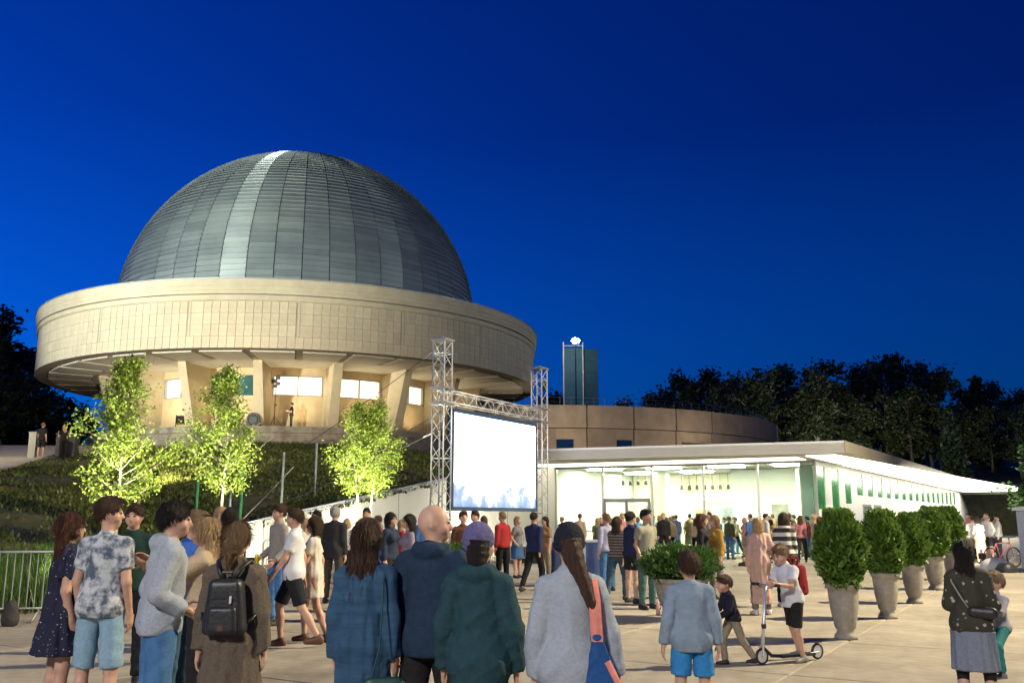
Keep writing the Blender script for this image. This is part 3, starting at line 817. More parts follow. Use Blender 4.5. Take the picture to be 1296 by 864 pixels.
b = MB(); w0, w1 = Vector((-uu.x, -uu.y, 0)) * 0.02, uu.to_3d() * 2.2
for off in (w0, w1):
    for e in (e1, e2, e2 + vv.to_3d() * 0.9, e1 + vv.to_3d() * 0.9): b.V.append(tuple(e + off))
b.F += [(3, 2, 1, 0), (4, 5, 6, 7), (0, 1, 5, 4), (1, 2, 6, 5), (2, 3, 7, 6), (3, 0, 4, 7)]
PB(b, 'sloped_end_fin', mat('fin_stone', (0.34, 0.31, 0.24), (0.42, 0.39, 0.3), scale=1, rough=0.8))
# double door in the side wall
for (v0, v1) in ((9.6, 11.4), (12.6, 14.2)):
    b = MB(); wallq(b, pv(-0.03, v0), pv(-0.03, v1), 0.0, 2.2, 0.02); dd_ = PB(b, 'side_door', mat('door_glass', (0.28, 0.36, 0.33), rough=0.15))
    b = MB()
    for (q0, q1, z0, z1) in ((v0 - .1, v0, 0, 2.2), (v1, v1 + .1, 0, 2.2), (v0 - .1, v1 + .1, 2.2, 2.32)): wallq(b, pv(-0.06, q0), pv(-0.06, q1), z0, z1, 0.055)
    PB(b, 'door_frame', M_frame, dd_)
# soffit glow added in place of bounced light between the side wall and the roof edge
def a_out(bb): return -1.82 - (bb + 4.2) * 5.88 / 71.0 + 0.35
for k in range(8):
    b0, b1 = -3.2 + k * 7.2, -3.2 + (k + 1) * 7.2 - .03
    i0 = -0.3 if b0 > 0 else -0.45
    q = [pv(i0, b0), pv(i0, b1), pv(a_out(b1), b1), pv(a_out(b0), b0)]
    b = MB(); b.prism([(p.x, p.y) for p in q], ZS + 0.0, ZS + 0.02); PB(b, 'soffit_glow', emit('side_soffit_glow', (1.0, 0.95, 0.80), 5.0), roof)
for k in range(4):
    p0, p1 = pv(LU * (k + .01) / 4, -2.6), pv(LU * (k + .99) / 4, -2.6)
    b = MB(); wallq(b, p0, p1, ZS + 0.0, ZS + 0.02, -2.0); PB(b, 'soffit_glow', emit('front_soffit_glow', (1.0, 0.93, 0.72), 2.4), roof)  # glow added for the interior light spilling onto the front soffit
for (x, y, nm) in ((-5.0, 33.3, 'behind the truss tower'), (-0.6, 37.6, 'behind the big screen'), (-8.6, 30.6, 'behind the double stemmed birch')):
    flood('wall_fill_lamp', (x, y, .3), (x - 1.4, y + 2.2, 1.6), 900, 150, (1.0, 0.93, 0.72), 'added low fill light brightening the white wing wall ' + nm, .25, stand=.2, cat='lamp', blend=1.0)  # added out of sight behind the barriers to brighten the wing wall
# planting on the roof edge
pts = []
for k in range(900):
    t = random.uniform(0.0, 0.86); q = Vector((rl_.x + 1.5, rl_.y + 3.2)).lerp(Vector((rc_.x + 1.2, rc_.y + 3.5)), t)
    pts.append((q.x + random.uniform(-.2, .2), q.y + random.uniform(-.6, .9), 4.40))
scatter_blades('roof_grass', pts, 0.22, 0.12, M_lawn, 8, 'low grasses along the planted roof edge of the pavilion', 'grass', up=0.6, width=0.12)
pts = []
for k in range(700):
    t = random.uniform(0.2, 1.0); a = radians(-8 + 62 * t)
    pts.append((2 + (RR + random.uniform(.5, 1.6)) * sin(a), 97 - (RR + random.uniform(.5, 1.6)) * cos(a), terrain(2, 72)))
scatter_blades('bank_shrubs', pts, 1.15, 0.4, M_lawn, 10, 'shrubby planting at the foot of the curved brown building', 'shrubs', up=0.5, width=0.25)

# white wing wall holding back the slope
wwp = [Vector((-11.2, 31.6, 0)), Vector((-4.6, 37.05, 0)), Vector((2.0, 43.35, 0))]
ww = MB()
ww.prism([(-11.2, 31.7), (2.0, 43.1), (1.85, 43.35), (-11.35, 31.95)], -0.02, [0.95, 4.55, 4.55, 0.95])
ww = ww.build('wing_wall', M_white); tag(ww, 'white tapering retaining wall running down from the pavilion behind the screen', 'wall')
b = MB(); b.prism([(-11.25, 31.66), (2.0, 43.06), (1.8, 43.4), (-11.45, 31.99)], [0.96, 4.56, 4.56, 0.96], [1.02, 4.62, 4.62, 1.02]); b.build('coping', M_fascia, ww)
for k in range(1, 6):
    t = k / 6; x, y = -11.2 + 13.2 * t, 31.7 + 11.4 * t
    b = MB(); b.box((x, y, (0.95 + 3.6 * t) / 2), (0.02, 0.02, 0.93 + 3.6 * t), atan2(11.4, 13.2)); b.build('wall_joint', M_frame, ww)

# ================================================================== VEGETATION
def leaf_cards(C, size, rng, droop=0.2, aspect=0.62):
    """one kite-shaped leaf per centre in C, random orientation"""
    n = len(C); C = np.asarray(C)
    d = rng.normal(0, 1, (n, 3)); d[:, 2] = d[:, 2] * 0.7 - droop; d /= np.linalg.norm(d, axis=1)[:, None]
    e = rng.normal(0, 1, (n, 3)); e -= d * np.sum(d * e, 1)[:, None]; e /= np.linalg.norm(e, axis=1)[:, None]
    s = (size * rng.uniform(0.6, 1.3, n))[:, None]
    V = np.stack([C - d * s * .5, C + e * s * aspect * .5, C + d * s * .5, C - e * s * aspect * .5], 1).reshape(-1, 3)
    return V, np.arange(4 * n).reshape(-1, 4)

def make_forest_mesh(seed, kind):
    rng = np.random.default_rng(seed); tr = MB(); H = 1.0
    rnd = random.Random(seed)
    C = []
    if kind == 'conifer':
        tr.tube([(0, 0, 0), (0, 0, .96)], [0.022, 0.003], 6)
        for k in range(230):
            z = 0.10 + 0.88 * (k / 230); r = 0.19 * (1 - z) ** 0.8 + 0.012; a = k * 2.4 + rnd.random()
            m = 9
            t = rng.uniform(0.15, 1, m)
            C.append(np.stack([np.cos(a) * r * t + rng.normal(0, .012, m), np.sin(a) * r * t + rng.normal(0, .012, m), z - 0.05 * t + rng.normal(0, .008, m)], 1))
        size = 0.05
    else:
        tr.tube([(0, 0, 0), (0.01, 0, .3), (-.01, .01, .6), (0, 0, .9)], [0.020, 0.015, 0.010, 0.003], 7)
        lo = 0.18 if kind == 'leafy' else 0.34
        nb = 26 if kind == 'leafy' else 22
        for k in range(nb):
            z0 = lo + (0.88 - lo) * (k / nb); a = rnd.uniform(0, 2 * pi)
            rr = (0.24 if kind == 'leafy' else 0.17) * (sin(pi * min(1, max(0.08, (z0 - lo + .16) / (1.06 - lo)))) ** 0.7) * rnd.uniform(.6, 1.15)
            end = (rr * cos(a), rr * sin(a), z0 + rnd.uniform(.03, .13))
            mid = (rr * .45 * cos(a), rr * .45 * sin(a), z0 + 0.05)
            tr.tube([(0, 0, z0 - 0.03), mid, end], [0.007, 0.004, 0.0015], 5, False)
            for q in range(4):
                f = rnd.uniform(.35, 1.1); cc = np.array([end[0] * f, end[1] * f, z0 + (end[2] - z0) * f + rnd.uniform(-.02, .03)])
                m = rnd.randint(18, 34) if kind == 'leafy' else rnd.randint(12, 20)
                C.append(cc + rng.normal(0, 1, (m, 3)) * np.array([.036, .036, .026]))
        cc = np.array([0, 0, .93]); C.append(cc + rng.normal(0, 1, (50, 3)) * np.array([.04, .04, .035]))
        size = 0.040 if kind == 'leafy' else 0.032
    V, Q = leaf_cards(np.concatenate(C), size, rng)
    return tr.mesh('trunk', True), mesh_np('crown', V, Q, False)
FV = {}
for kind, ns in (('leafy', 4), ('birch', 2), ('conifer', 2)):
    FV[kind] = [make_forest_mesh(100 + 7 * i + len(kind), kind) for i in range(ns)]
def forest_tree(px, py, Y, kind, wide=1.0, label=None, group='trees of the dark wood', idx=None, crown=None, bark=None):
    x = gx(px, Y, 14); zb_ = terrain(x, Y); top = atY(px, py, Y).z; h = max(4.0, top - zb_)
    i = (idx if idx is not None else random.randrange(99)) % len(FV[kind]); t, c = FV[kind][i]
    r = empty(dict(leafy='leafy_tree', birch='birch_tree', conifer='conifer_tree')[kind], (x, Y, zb_ - 0.1), random.uniform(0, 6.28))
    r.scale = (h * wide, h * wide, h)
    put('trunk', t, r, m=bark or (M_pale if kind == 'birch' else M_bark))
    put('crown', c, r, m=crown or (M_wood2 if kind == 'birch' else M_conif if kind == 'conifer' else M_wood))
    tag(r, label, 'tree', group); return r
L1 = 'dark broad leafy tree in the wood behind the curved brown building'
L2 = 'dark broad leafy tree in the wood behind the sloping pavilion roof'
L3 = 'pale stemmed birch at the edge of the dark wood'
for (px, py) in ((786, 502), (822, 494), (862, 466), (900, 462), (938, 470), (700, 492)):
    forest_tree(px, py, random.uniform(126, 140), 'leafy', 1.0, L1)
for (px, py) in ((845, 488), (885, 480), (925, 478), (975, 466), (1000, 458), (1045, 452), (1085, 460), (1100, 456), (1130, 448), (1165, 456), (1190, 462), (1222, 486), (1262, 480), (1292, 492), (1325, 480)):
    forest_tree(px, py, random.uniform(122, 150), 'leafy', random.uniform(.95, 1.2), L2 if px > 980 else L1)
for (px, py) in ((1020, 490), (1060, 484), (1085, 500), (1120, 492), (1150, 488), (1175, 500), (1215, 510), (1250, 512), (1285, 520), (1310, 505), (960, 500), (1005, 505)):
    forest_tree(px, py, random.uniform(108, 118), 'leafy', random.uniform(1.0, 1.25), 'dark lower tree in the front row of the wood behind the pavilion roof')
for (px, py, Y) in ((955, 468, 116), (978, 462, 118), (1032, 466, 112), (930, 476, 120), (905, 484, 122)):
    forest_tree(px, py, Y, 'birch', 1.1, L3)
for (px, py, Y) in ((1240, 472, 130), (1200, 512, 104), (1140, 446, 140)):
    forest_tree(px, py, Y, 'conifer', 1.15, {1240: 'tall dark conifer on the skyline of the wood', 1200: 'lower dark conifer above the side wall of the pavilion', 1140: 'tallest dark conifer in the middle of the wood'}[px], None)
forest_tree(1297, 560, 70, 'leafy', 1.35, 'bright green leafy tree beside the dark wood at the plaza edge', None, 1, leafy('edge_leaves', (0.04, 0.11, 0.02), (0.09, 0.18, 0.04)))
for (px, py, Y) in ((2, 386, 78), (-40, 380, 80), (28, 440, 84), (62, 486, 88), (92, 502, 92), (20, 470, 74), (48, 500, 76), (-10, 460, 70), (80, 520, 84), (110, 516, 95), (-60, 440, 66)):
    forest_tree(px, py, Y, 'leafy', random.uniform(1.05, 1.3), 'black silhouetted tree in the dark grove left of the planetarium', 'trees of the dark grove')

# --- uplit young birches on the plaza edge
def young_birch(x, y, z, H, wid, seed, label, stems=((0, 0),), low=0.30):
    rnd = random.Random(seed); rng = np.random.default_rng(seed)
    r = empty('young_tree', (x, y, z)); tag(r, label, 'tree', None)
    tr = MB(); C = []
    for (sx, sy) in stems:
        pts = [(sx * .2, sy * .2, 0), (sx * .55, sy * .55, H * .3), (sx + rnd.uniform(-.08, .08), sy, H * .6), (sx * 1.05 + rnd.uniform(-.1, .1), sy, H * .96)]
        tr.tube(pts, [0.055, 0.04, 0.022, 0.005], 8)
        nb = 60 if len(stems) == 1 else 40
        for k in range(nb):
            f = (k + rnd.random()) / nb; z0 = H * (low + (0.93 - low) * f); a = rnd.uniform(0, 2 * pi)
            env = max(.12, min(.45 + f / .28 * .55, (1.04 - f) / .70)) if f < .97 else .15
            L = wid * env * rnd.uniform(.55, 1.08)
            rise = rnd.uniform(.25, .75) * L + .1
            fx = sx * (0.55 + .5 * z0 / H); fy = sy * (0.55 + .5 * z0 / H)
            p0 = Vector((fx, fy, z0 - rise * .5)); p2 = Vector((fx + L * cos(a), fy + L * sin(a), z0 + rise * .5)); p1 = p0.lerp(p2, .5) + Vector((0, 0, -.06))
            tr.tube([p0, p1, p2], [0.014, 0.009, 0.003], 5, False)
            for q in range(rnd.randint(5, 9)):
                g = rnd.uniform(.3, 1.05); cpt = p0.lerp(p2, g) + Vector((rnd.uniform(-.1, .1), rnd.uniform(-.1, .1), rnd.uniform(-.12, .1)))
                C.append(np.array(cpt) + rng.normal(0, 1, (rnd.randint(18, 28), 3)) * np.array([.13, .13, .10]))
    tr.build('trunk', M_pale, r, True)
    V, Q = leaf_cards(np.concatenate(C), 0.076, rng, 0.5, 0.78)
    me = mesh_np('crown', V, Q, False); me.materials.append(M_birch); put('crown', me, r)
    return r
def hz(x, y):
    best = 0
    return best
UP = (1.0, 0.93, 0.66)
T1 = (gx(154, 22.3, 3), 22.3); T2 = (gx(283, 25.5, 3), 25.5); T3 = (gx(462, 31, 3), 31.0)
zt1 = atY(160, 436, T1[1]).z; zt2 = atY(283, 452, T2[1]).z; zt3 = atY(455, 498, T3[1]).z
young_birch(T1[0], T1[1], 0.1, zt1 - .1, 1.28, 11, 'bushiest uplit young birch, on the slope beside the couple in dark clothes', low=0.33)
young_birch(T2[0], T2[1], 0.0, zt2, 1.36, 23, 'uplit young birch with a bare pale trunk standing below the terrace loudspeaker', low=0.40)
young_birch(T3[0], T3[1], 0.0, zt3, 1.06, 31, 'uplit double stemmed young birch in front of the white wing wall', ((-.30, 0), (.36, .15)), low=0.44)
for (t, zt, nm, hz_) in ((T1, zt1, 'the bushiest young birch', 0.25), (T2, zt2, 'the bare trunked young birch', 0.15), (T3, zt3, 'the double stemmed birch', 0.15)):
    flood('tree_uplight', (t[0] + 1.5, t[1] - 2.6, hz_), (t[0], t[1] + .1, zt * 0.72), 5200, 64, UP, 'small ground spotlight shining up into ' + nm, 0.2, stand=0.12, cat='lamp', blend=0.8)
    flood('tree_uplight', (t[0] - 2.2, t[1] - 1.8, hz_ + (0.0)), (t[0], t[1] + .1, zt * 0.74), 5200, 64, UP, 'second ground spotlight at the foot of ' + nm, 0.2, stand=0.12, cat='lamp', blend=0.8)

for (x, y, nm) in ((-8.0, 17.6, 'behind the steel barrier'), (-9.0, 28.0, 'between the birches')):
    flood('slope_fill_lamp', (x, y, .35), (x - 8, y + 9, 2.2), 900, 150, (1.0, .95, .7), 'added low fill lamp brightening the planted slope ' + nm, .22, stand=.2, cat='lamp', blend=1.0)  # fill lamps added to brighten the slope
# --- planters
def urn_mesh(R, H, foot, n=28):
    p = [(0.01, 0), (foot, 0), (foot, 0.045 * H / .72), (foot * .86, 0.07 * H / .72), (foot * .72, 0.11 * H / .72), (foot * .9, 0.15 * H / .72), (R * .74, H * .34), (R * .86, H * .55), (R * .93, H * .80), (R * .95, H * .90), (R * 1.06, H * .92), (R * 1.08, H * .965), (R * 1.05, H), (R * .92, H), (R * .88, H * .93), (0.01, H * .92)]
    m = MB(); m.lathe(p, n); return m
def shrub_mesh(name, shape, seed, n, size, m):
    rng = np.random.default_rng(seed); u = rng.normal(0, 1, (n, 3)); u /= np.linalg.norm(u, axis=1)[:, None]
    rad = 1 - 0.5 * rng.random(n) ** 2.4
    lump = 1 + 0.15 * np.sin(u[:, 0] * 6 + seed) * np.sin(u[:, 2] * 8 + 2 * seed) + 0.10 * np.sin(u[:, 1] * 11 + u[:, 2] * 9 + seed) + 0.06 * np.sin(u[:, 0] * 19 + u[:, 2] * 15) + rng.normal(0, .05, n)
    C = shape(u, rad * lump)
    d = u * 0.8 + rng.normal(0, .45, (n, 3)); d[:, 2] += 0.7; d /= np.linalg.norm(d, axis=1)[:, None]
    e = np.cross(d, rng.normal(0, 1, (n, 3))); e /= np.linalg.norm(e, axis=1)[:, None]
    s = (size * rng.uniform(.6, 1.3, n))[:, None]
    V = np.stack([C - d * s * .5, C + e * s * .22, C + d * s * .6, C - e * s * .22], 1).reshape(-1, 3)
    me = mesh_np(name, V, np.arange(4 * n).reshape(-1, 4), False); me.materials.append(m); return me
def thuja_shape(H, R, z0):
    def f(u, r):
        zz = (u[:, 2] * .5 + .5); env = np.sin(np.pi * np.clip(0.12 + 0.80 * zz ** 0.95, 0, 1)) ** 0.6
        hyp = np.sqrt(u[:, 0] ** 2 + u[:, 1] ** 2) + 1e-6
        return np.stack([u[:, 0] / hyp * R * env * r, u[:, 1] / hyp * R * env * r, z0 + H * zz * (0.93 + .07 * r)], 1)
    return f
def box_shape(H, R, z0):
    def f(u, r): return np.stack([u[:, 0] * R * r, u[:, 1] * R * r, z0 + H * .48 + u[:, 2] * H * .5 * r], 1)
    return f
def planter(px, py, H, R, foot, sh, label, seed, box=False, Y=None):
    p = atZ(px, py, 0) if Y is None else Vector((gx(px, Y, .3), Y, 0))
    r = empty('planter', (p.x, p.y, 0.002), random.uniform(0, 6)); tag(r, label, 'planter', None)
    urn_mesh(R, H, foot).build('urn', M_urn, r, True)
    b = MB(); b.lathe([(0.005, H * .95), (R * .88, H * .94)], 16); b.build('soil', M_soil, r)
    if box: me = shrub_mesh('shrub', box_shape(sh[0], sh[1], H * .90), seed, 8000, 0.07, M_box)
    else: me = shrub_mesh('shrub', thuja_shape(sh[0], sh[1], H * .93), seed, 8500, 0.105, M_thuja)
    put('shrub', me, r)
    b = MB(); b.tube([(0, 0, H * .9), (0.01, 0, H + sh[0] * .6)], [0.035, 0.012], 7)
    for k in range(14):
        a = k * 2.4; b.tube([(0, 0, H + .05 * k * sh[0]), (sh[1] * .6 * cos(a), sh[1] * .6 * sin(a), H + .05 * k * sh[0] + .2)], [0.012, .004], 5, False)
    b.build('stem', M_bark, r)
    return r
planter(1071, 808, 0.74, 0.218, 0.155, (1.06, 0.315), 'stone urn with a tall clipped evergreen, right beside the child on the scooter', 1)
planter(1124, 782, 0.74, 0.218, 0.155, (1.08, 0.30), 'stone urn with an evergreen, second in the row after the scooter child', 2)
planter(1158, 763, 0.74, 0.218, 0.155, (1.04, 0.30), 'stone urn with an evergreen, third in the row after the scooter child', 3)
planter(1185, 746, 0.78, 0.235, 0.165, (1.16, 0.35), 'stone urn with an evergreen, fourth in the row after the scooter child', 4)
planter(1207, 734, 0.78, 0.235, 0.165, (1.2, 0.36), 'stone urn with an evergreen, the last of the row by the pavilion side wall', 5)
planter(862, 783, 0.66, 0.44, 0.30, (0.62, 0.62), 'wide stone planter with a rounded box hedge, behind the boy in blue shorts', 6, True)
planter(566, 783, 0.66, 0.44, 0.30, (0.62, 0.62), 'wide stone planter with a rounded box hedge, behind the purple beanie', 7, True)

# ================================================================== SCREEN RIG
TR = Vector((1.11, 36.78)); TL = Vector((-2.38, 30.71)); tdir = (TR - TL).normalized(); tang = atan2(tdir.y, tdir.x)
def box_truss(b_ch, b_br, length, w, seg):
    for (x, y) in ((-w, -w), (w, -w), (w, w), (-w, w)): b_ch.tube([(x, y, 0), (x, y, length)], 0.027, 8)
    n = int(length / seg); s = length / n
    for k in range(n):
        z0, z1 = k * s, (k + 1) * s
        if k % 2: z0, z1 = z1, z0
        for (p, q) in (((-w, -w), (w, -w)), ((w, -w), (w, w)), ((w, w), (-w, w)), ((-w, w), (-w, -w))):
            b_br.tube([(p[0], p[1], z0), (q[0], q[1], z1)], 0.014, 5, False)
    for k in range(0, n + 1, 4):
        z = min(length - .03, max(.03, k * s))
        for (p, q) in (((-w, -w), (w, -w)), ((w, -w), (w, w)), ((w, w), (-w, w)), ((-w, w), (-w, -w))):
            b_br.tube([(p[0], p[1], z), (q[0], q[1], z)], 0.018, 5, False)
for (P_, nm) in ((TL, 'left of the big screen'), (TR, 'between the big screen and the pavilion')):
    r = empty('truss_tower', (P_.x, P_.y, 0.0), tang); tag(r, 'aluminium lattice truss tower ' + nm, 'truss')
    c = MB(); q = MB(); box_truss(c, q, 7.55, 0.235, 0.42)
    c.V = [(v[0], v[1], v[2] + .06) for v in c.V]; q.V = [(v[0], v[1], v[2] + .06) for v in q.V]
    c.build('chords', M_alu, r, True); q.build('bracing', M_alu, r, True)
    m = MB(); m.box((0, 0, .03), (0.9, 0.9, 0.05)); m.build('base_plate', M_galv, r)
    m = MB(); m.box((0, 0, 7.64), (0.6, 0.6, 0.06)); m.box((0, 0, 7.70), (0.3, 0.2, .08)); m.build('top_cap', M_galv, r)
    m = MB()
    for z in (5.45, 5.98):
        for s in (-1, 1): m.box((0, s * 0.29, z), (0.66, 0.05, 0.06)); m.box((s * 0.29, 0, z), (0.05, 0.66, 0.06))
    m.build('sleeve', M_galv, r)
    m = MB()
    for (ax, ay) in ((1, 1), (1, -1), (-1, 1), (-1, -1)): m.tube([(ax * .25, ay * .25, .12), (ax * 1.0, ay * 1.0, .06)], .03, 6)
    m.build('outrigger', M_galv, r)
    m = MB(); m.box((0.42, 0.0, 7.0), (0.18, .22, .42)); m.tube([(.25, 0, 7.2), (.42, 0, 7.2)], .02, 6); m.build('hoist', M_black, r)
beam = empty('truss_beam', (TL.x, TL.y, 5.72), tang); tag(beam, 'aluminium lattice truss beam spanning above the big screen', 'truss')
c = MB(); q = MB(); Lb = (TR - TL).length; box_truss(c, q, Lb, 0.2, 0.45)
for bb in (c, q): bb.V = [(v[2], v[0], v[1]) for v in bb.V]
c.build('chords', M_alu, beam, True); q.build('bracing', M_alu, beam, True)
def screen_mat():
    m = bpy.data.materials.new('led_screen'); m.use_nodes = True
    nt = m.node_tree; N = nt.nodes; L = nt.links; bs_ = N['Principled BSDF']
    bs_.inputs['Base Color'].default_value = (0.02, 0.02, 0.02, 1); bs_.inputs['Roughness'].default_value = 0.6
    tc = N.new('ShaderNodeTexCoord'); sp_ = N.new('ShaderNodeSeparateXYZ'); L.new(tc.outputs['Object'], sp_.inputs[0])
    # blue silhouettes rising from the lower edge
    mp = N.new('ShaderNodeMapping'); mp.inputs['Scale'].default_value = (1.0, 1, 1.0); L.new(tc.outputs['Object'], mp.inputs['Vector'])
    no = N.new('ShaderNodeTexNoise'); no.inputs['Scale'].default_value = 1.35; no.inputs['Detail'].default_value = 7; L.new(mp.outputs[0], no.inputs['Vector'])
    hr = N.new('ShaderNodeMapRange'); L.new(sp_.outputs['Z'], hr.inputs['Value'])
    hr.inputs['From Min'].default_value = -1.66; hr.inputs['From Max'].default_value = 0.3; hr.inputs['To Min'].default_value = 0.72; hr.inputs['To Max'].default_value = 0.18
    sideabs = N.new('ShaderNodeMath'); sideabs.operation = 'ABSOLUTE'; L.new(sp_.outputs['X'], sideabs.inputs[0])
    sr = N.new('ShaderNodeMapRange'); L.new(sideabs.outputs[0], sr.inputs['Value']); sr.inputs['From Min'].default_value = 1.6; sr.inputs['From Max'].default_value = 3.4
    sr.inputs['To Min'].default_value = -0.05; sr.inputs['To Max'].default_value = 0.08
    s1 = N.new('ShaderNodeMath'); s1.operation = 'ADD'; L.new(hr.outputs[0], s1.inputs[0]); L.new(sr.outputs[0], s1.inputs[1])
    lt = N.new('ShaderNodeMath'); lt.operation = 'SUBTRACT'; L.new(s1.outputs[0], lt.inputs[0]); L.new(no.outputs['Fac'], lt.inputs[1])
    rp = N.new('ShaderNodeValToRGB'); L.new(lt.outputs[0], rp.inputs['Fac'])
    e = rp.color_ramp.elements; e[0].position = 0.0; e[0].color = (1, 1, 1, 1); e[1].position = 0.40; e[1].color = (0.022, 0.055, 0.15, 1)
    k = e.new(0.10); k.color = (0.17, 0.22, 0.29, 1)
    L.new(rp.outputs['Color'], bs_.inputs['Emission Color'])
    bs_.inputs['Emission Strength'].default_value = SCREEN_POWER
    return m
SCREEN_POWER = 3.6
nrm = Vector((tdir.y, -tdir.x))
sp0 = TL + tdir * 0.42; sp1 = TR - tdir * 0.42; smid = (sp0 + sp1) / 2
scr = empty('led_screen', (smid.x, smid.y, 0), tang); tag(scr, 'big glowing white video screen hung between the truss towers', 'screen')
SW = (sp1 - sp0).length - 0.3
b = MB(); b.box((0, 0, 0), (SW, 0.03, 3.2)); b.build('panel', screen_mat(), scr, loc=(0, -0.10, 3.62))
b = MB()
for (x, z, w, h) in ((-SW/2 - .05, 3.62, .10, 3.4), (SW/2 + .05, 3.62, .10, 3.4), (0, 5.29, SW + .2, .12), (0, 1.95, SW + .2, .12)): b.box((x, -0.03, z), (w, 0.22, h))
b.box((0, 0.02, 3.66), (SW + 0.1, .1, 3.4)); b.build('casing', mat('screen_casing', (0.03, 0.07, 0.16), rough=0.5), scr)
b = MB()
for x in (-2.6, 0, 2.6): b = MB(); b.tube([(x, 0, 5.4), (x, 0, 5.55)], .03, 6); b.build('hanger', M_galv, scr)
# faint illegible caption on the screen: small grey strokes
b = MB(); xk = -2.0
while xk < 1.9:
    hgt = random.choice((.08, .14, .2, .22)); b.box((xk, 0, random.uniform(-.03, .03)), (random.uniform(.04, .10), .006, hgt)); xk += random.uniform(.10, .24)
tag(b.build('caption_strokes', emit('caption', (.30, .34, .52), 1.0), scr, loc=(0, -0.128, 3.62)), None, None, None, 'stuff')
# guy cables
for (p0, p1, nm) in (((TL.x, TL.y, 7.5), (-12.0, 45.0, 3.9), 'top'), ((TL.x, TL.y, 5.2), (-8.5, 40.0, 3.2), 'middle'), ((TL.x, TL.y, 4.6), (-10.2, 33.6, 1.4), 'lower part')):
    r = empty('guy_cable', p0); tag(r, 'dark guy cable from the %s of the truss tower left of the screen' % nm, 'cable')
    d = Vector(p1) - Vector(p0); b = MB(); b.tube([(0, 0, 0), d * .5 + Vector((0, 0, -.12)), d], 0.012, 6); b.build('cable', M_dark, r)
    b = MB(); b.tube([d * .03, d * .08], 0.03, 8); b.build('tensioner', M_galv, r)

# --- crowd barriers
def barrier_proto():
    r = empty('crowd_barrier')
    b = MB(); b.tube([(-1.08, 0, .12), (-1.08, 0, 1.02), (-1.02, 0, 1.10), (1.02, 0, 1.10), (1.08, 0, 1.02), (1.08, 0, .12)], 0.019, 8)
    b.tube([(-1.08, 0, .20), (1.08, 0, .20)], .016, 8); b.build('frame', M_galv, r, True)
    for k in range(17):
        x = -0.96 + k * 0.12; bm = MB(); bm.tube([(x, 0, .20), (x, 0, 1.09)], 0.009, 6, False); bm.build('bar', M_galv, r, True)
    for x in (-.8, .8):
        bm = MB(); bm.tube([(x, -.28, .015), (x, -.05, .14), (x, .05, .14), (x, .28, .015)], 0.016, 6); bm.tube([(x, 0, .14), (x, 0, .2)], .016, 6); bm.build('foot', M_galv, r, True)
    return r
bar0 = barrier_proto(); used = [False]
def barrier(x, y, rz, label, group='crowd barriers around the screen'):
    o = bar0 if not used[0] else copy_tree(bar0); used[0] = True
    o.location = (x, y, 0); o.rotation_euler = (0, 0, rz); tag(o, label, 'barrier', group); return o
barrier(-8.55, 15.35, radians(7), 'galvanised steel crowd barrier in front of the bright tall grass', None)
q0 = Vector((-6.3, 23.3)); q1 = Vector((2.35, 37.6)); nb = 7; ba = atan2((q1 - q0).y, (q1 - q0).x)
for k in range(nb):
    p = q0.lerp(q1, (k + .5) / nb); barrier(p.x, p.y, ba, 'galvanised steel crowd barrier in the line guarding the big screen')
for k in range(2):
    p = Vector((3.2 + 1.9 * k, 38.8 - .8 * k)); barrier(p.x, p.y, radians(-24), 'galvanised steel crowd barrier beside the glass front')
# black cabinets behind the barriers
for (t, nm) in ((0.62, 'under the middle of the big screen'), (1.02, 'at the foot of the truss tower by the pavilion'), (1.32, 'between that truss tower and the glass front')):
    p = TL.lerp(TR, t) + Vector((-nrm.x, -nrm.y)) * -0.4
    r = empty('equipment_case', (p.x + 0.3, p.y + 0.6, 0.005), radians(-20)); tag(r, 'long low black equipment case ' + nm, 'case')
    b = MB(); b.box((0, 0, .30), (1.7, .6, .58)); b.build('body', M_black, r)
    b = MB(); b.box((0, 0, .61), (1.74, .64, .04)); b.build('lid', M_alu, r)
    b = MB(); [b.box((x, -.306, .30), (.04, .012, .56)) for x in (-.84, -.28, .28, .84)]; b.build('edge_strip', M_alu, r)
# counter draped in blue cloth
p = Vector((gx(738, 23.0, .5), 23.0)); r = empty('counter', (p.x, p.y, 0.003), radians(-6)); tag(r, 'tall counter draped in blue cloth in front of the glass front', 'counter')
b = MB(); b.box((0, 0, 1.09), (1.5, .7, .05)); b.build('counter_top', mat('counter_top', (.55, .58, .65), rough=.5), r)
V = []; Fc = []; nn_ = 90
for k in range(nn_):
    t = k / nn_ * 4; s = int(t); f = t - s; crn = [(-.74, -.34), (.74, -.34), (.74, .34), (-.74, .34)]; a = crn[s]; c = crn[(s + 1) % 4]
    x, y = a[0] + (c[0] - a[0]) * f, a[1] + (c[1] - a[1]) * f; w = 1 + .03 * sin(k * 1.3)
    V += [(x, y, 1.075), (x * w * 1.01, y * (1 + .06 * sin(k * 1.3)), .5), (x * w * 1.03, y * (1.03 + .08 * sin(k * 1.3)), .03)]
for k in range(nn_):
    c = (k + 1) % nn_
    for j in range(2): Fc.append((k*3+j, k*3+j+1, c*3+j+1, c*3+j))
me = mesh_from('cloth', V, Fc, True); me.materials.append(mat('blue_cloth', (.06, .09, .22), (.08, .12, .28), scale=3, rough=.9)); put('cloth', me, r)
b = MB(); b.box((.02, -.375, .58), (.12, .012, 1.0)); b.build('stripe', mat('pale_stripe', (.45, .55, .72), rough=.8), r)

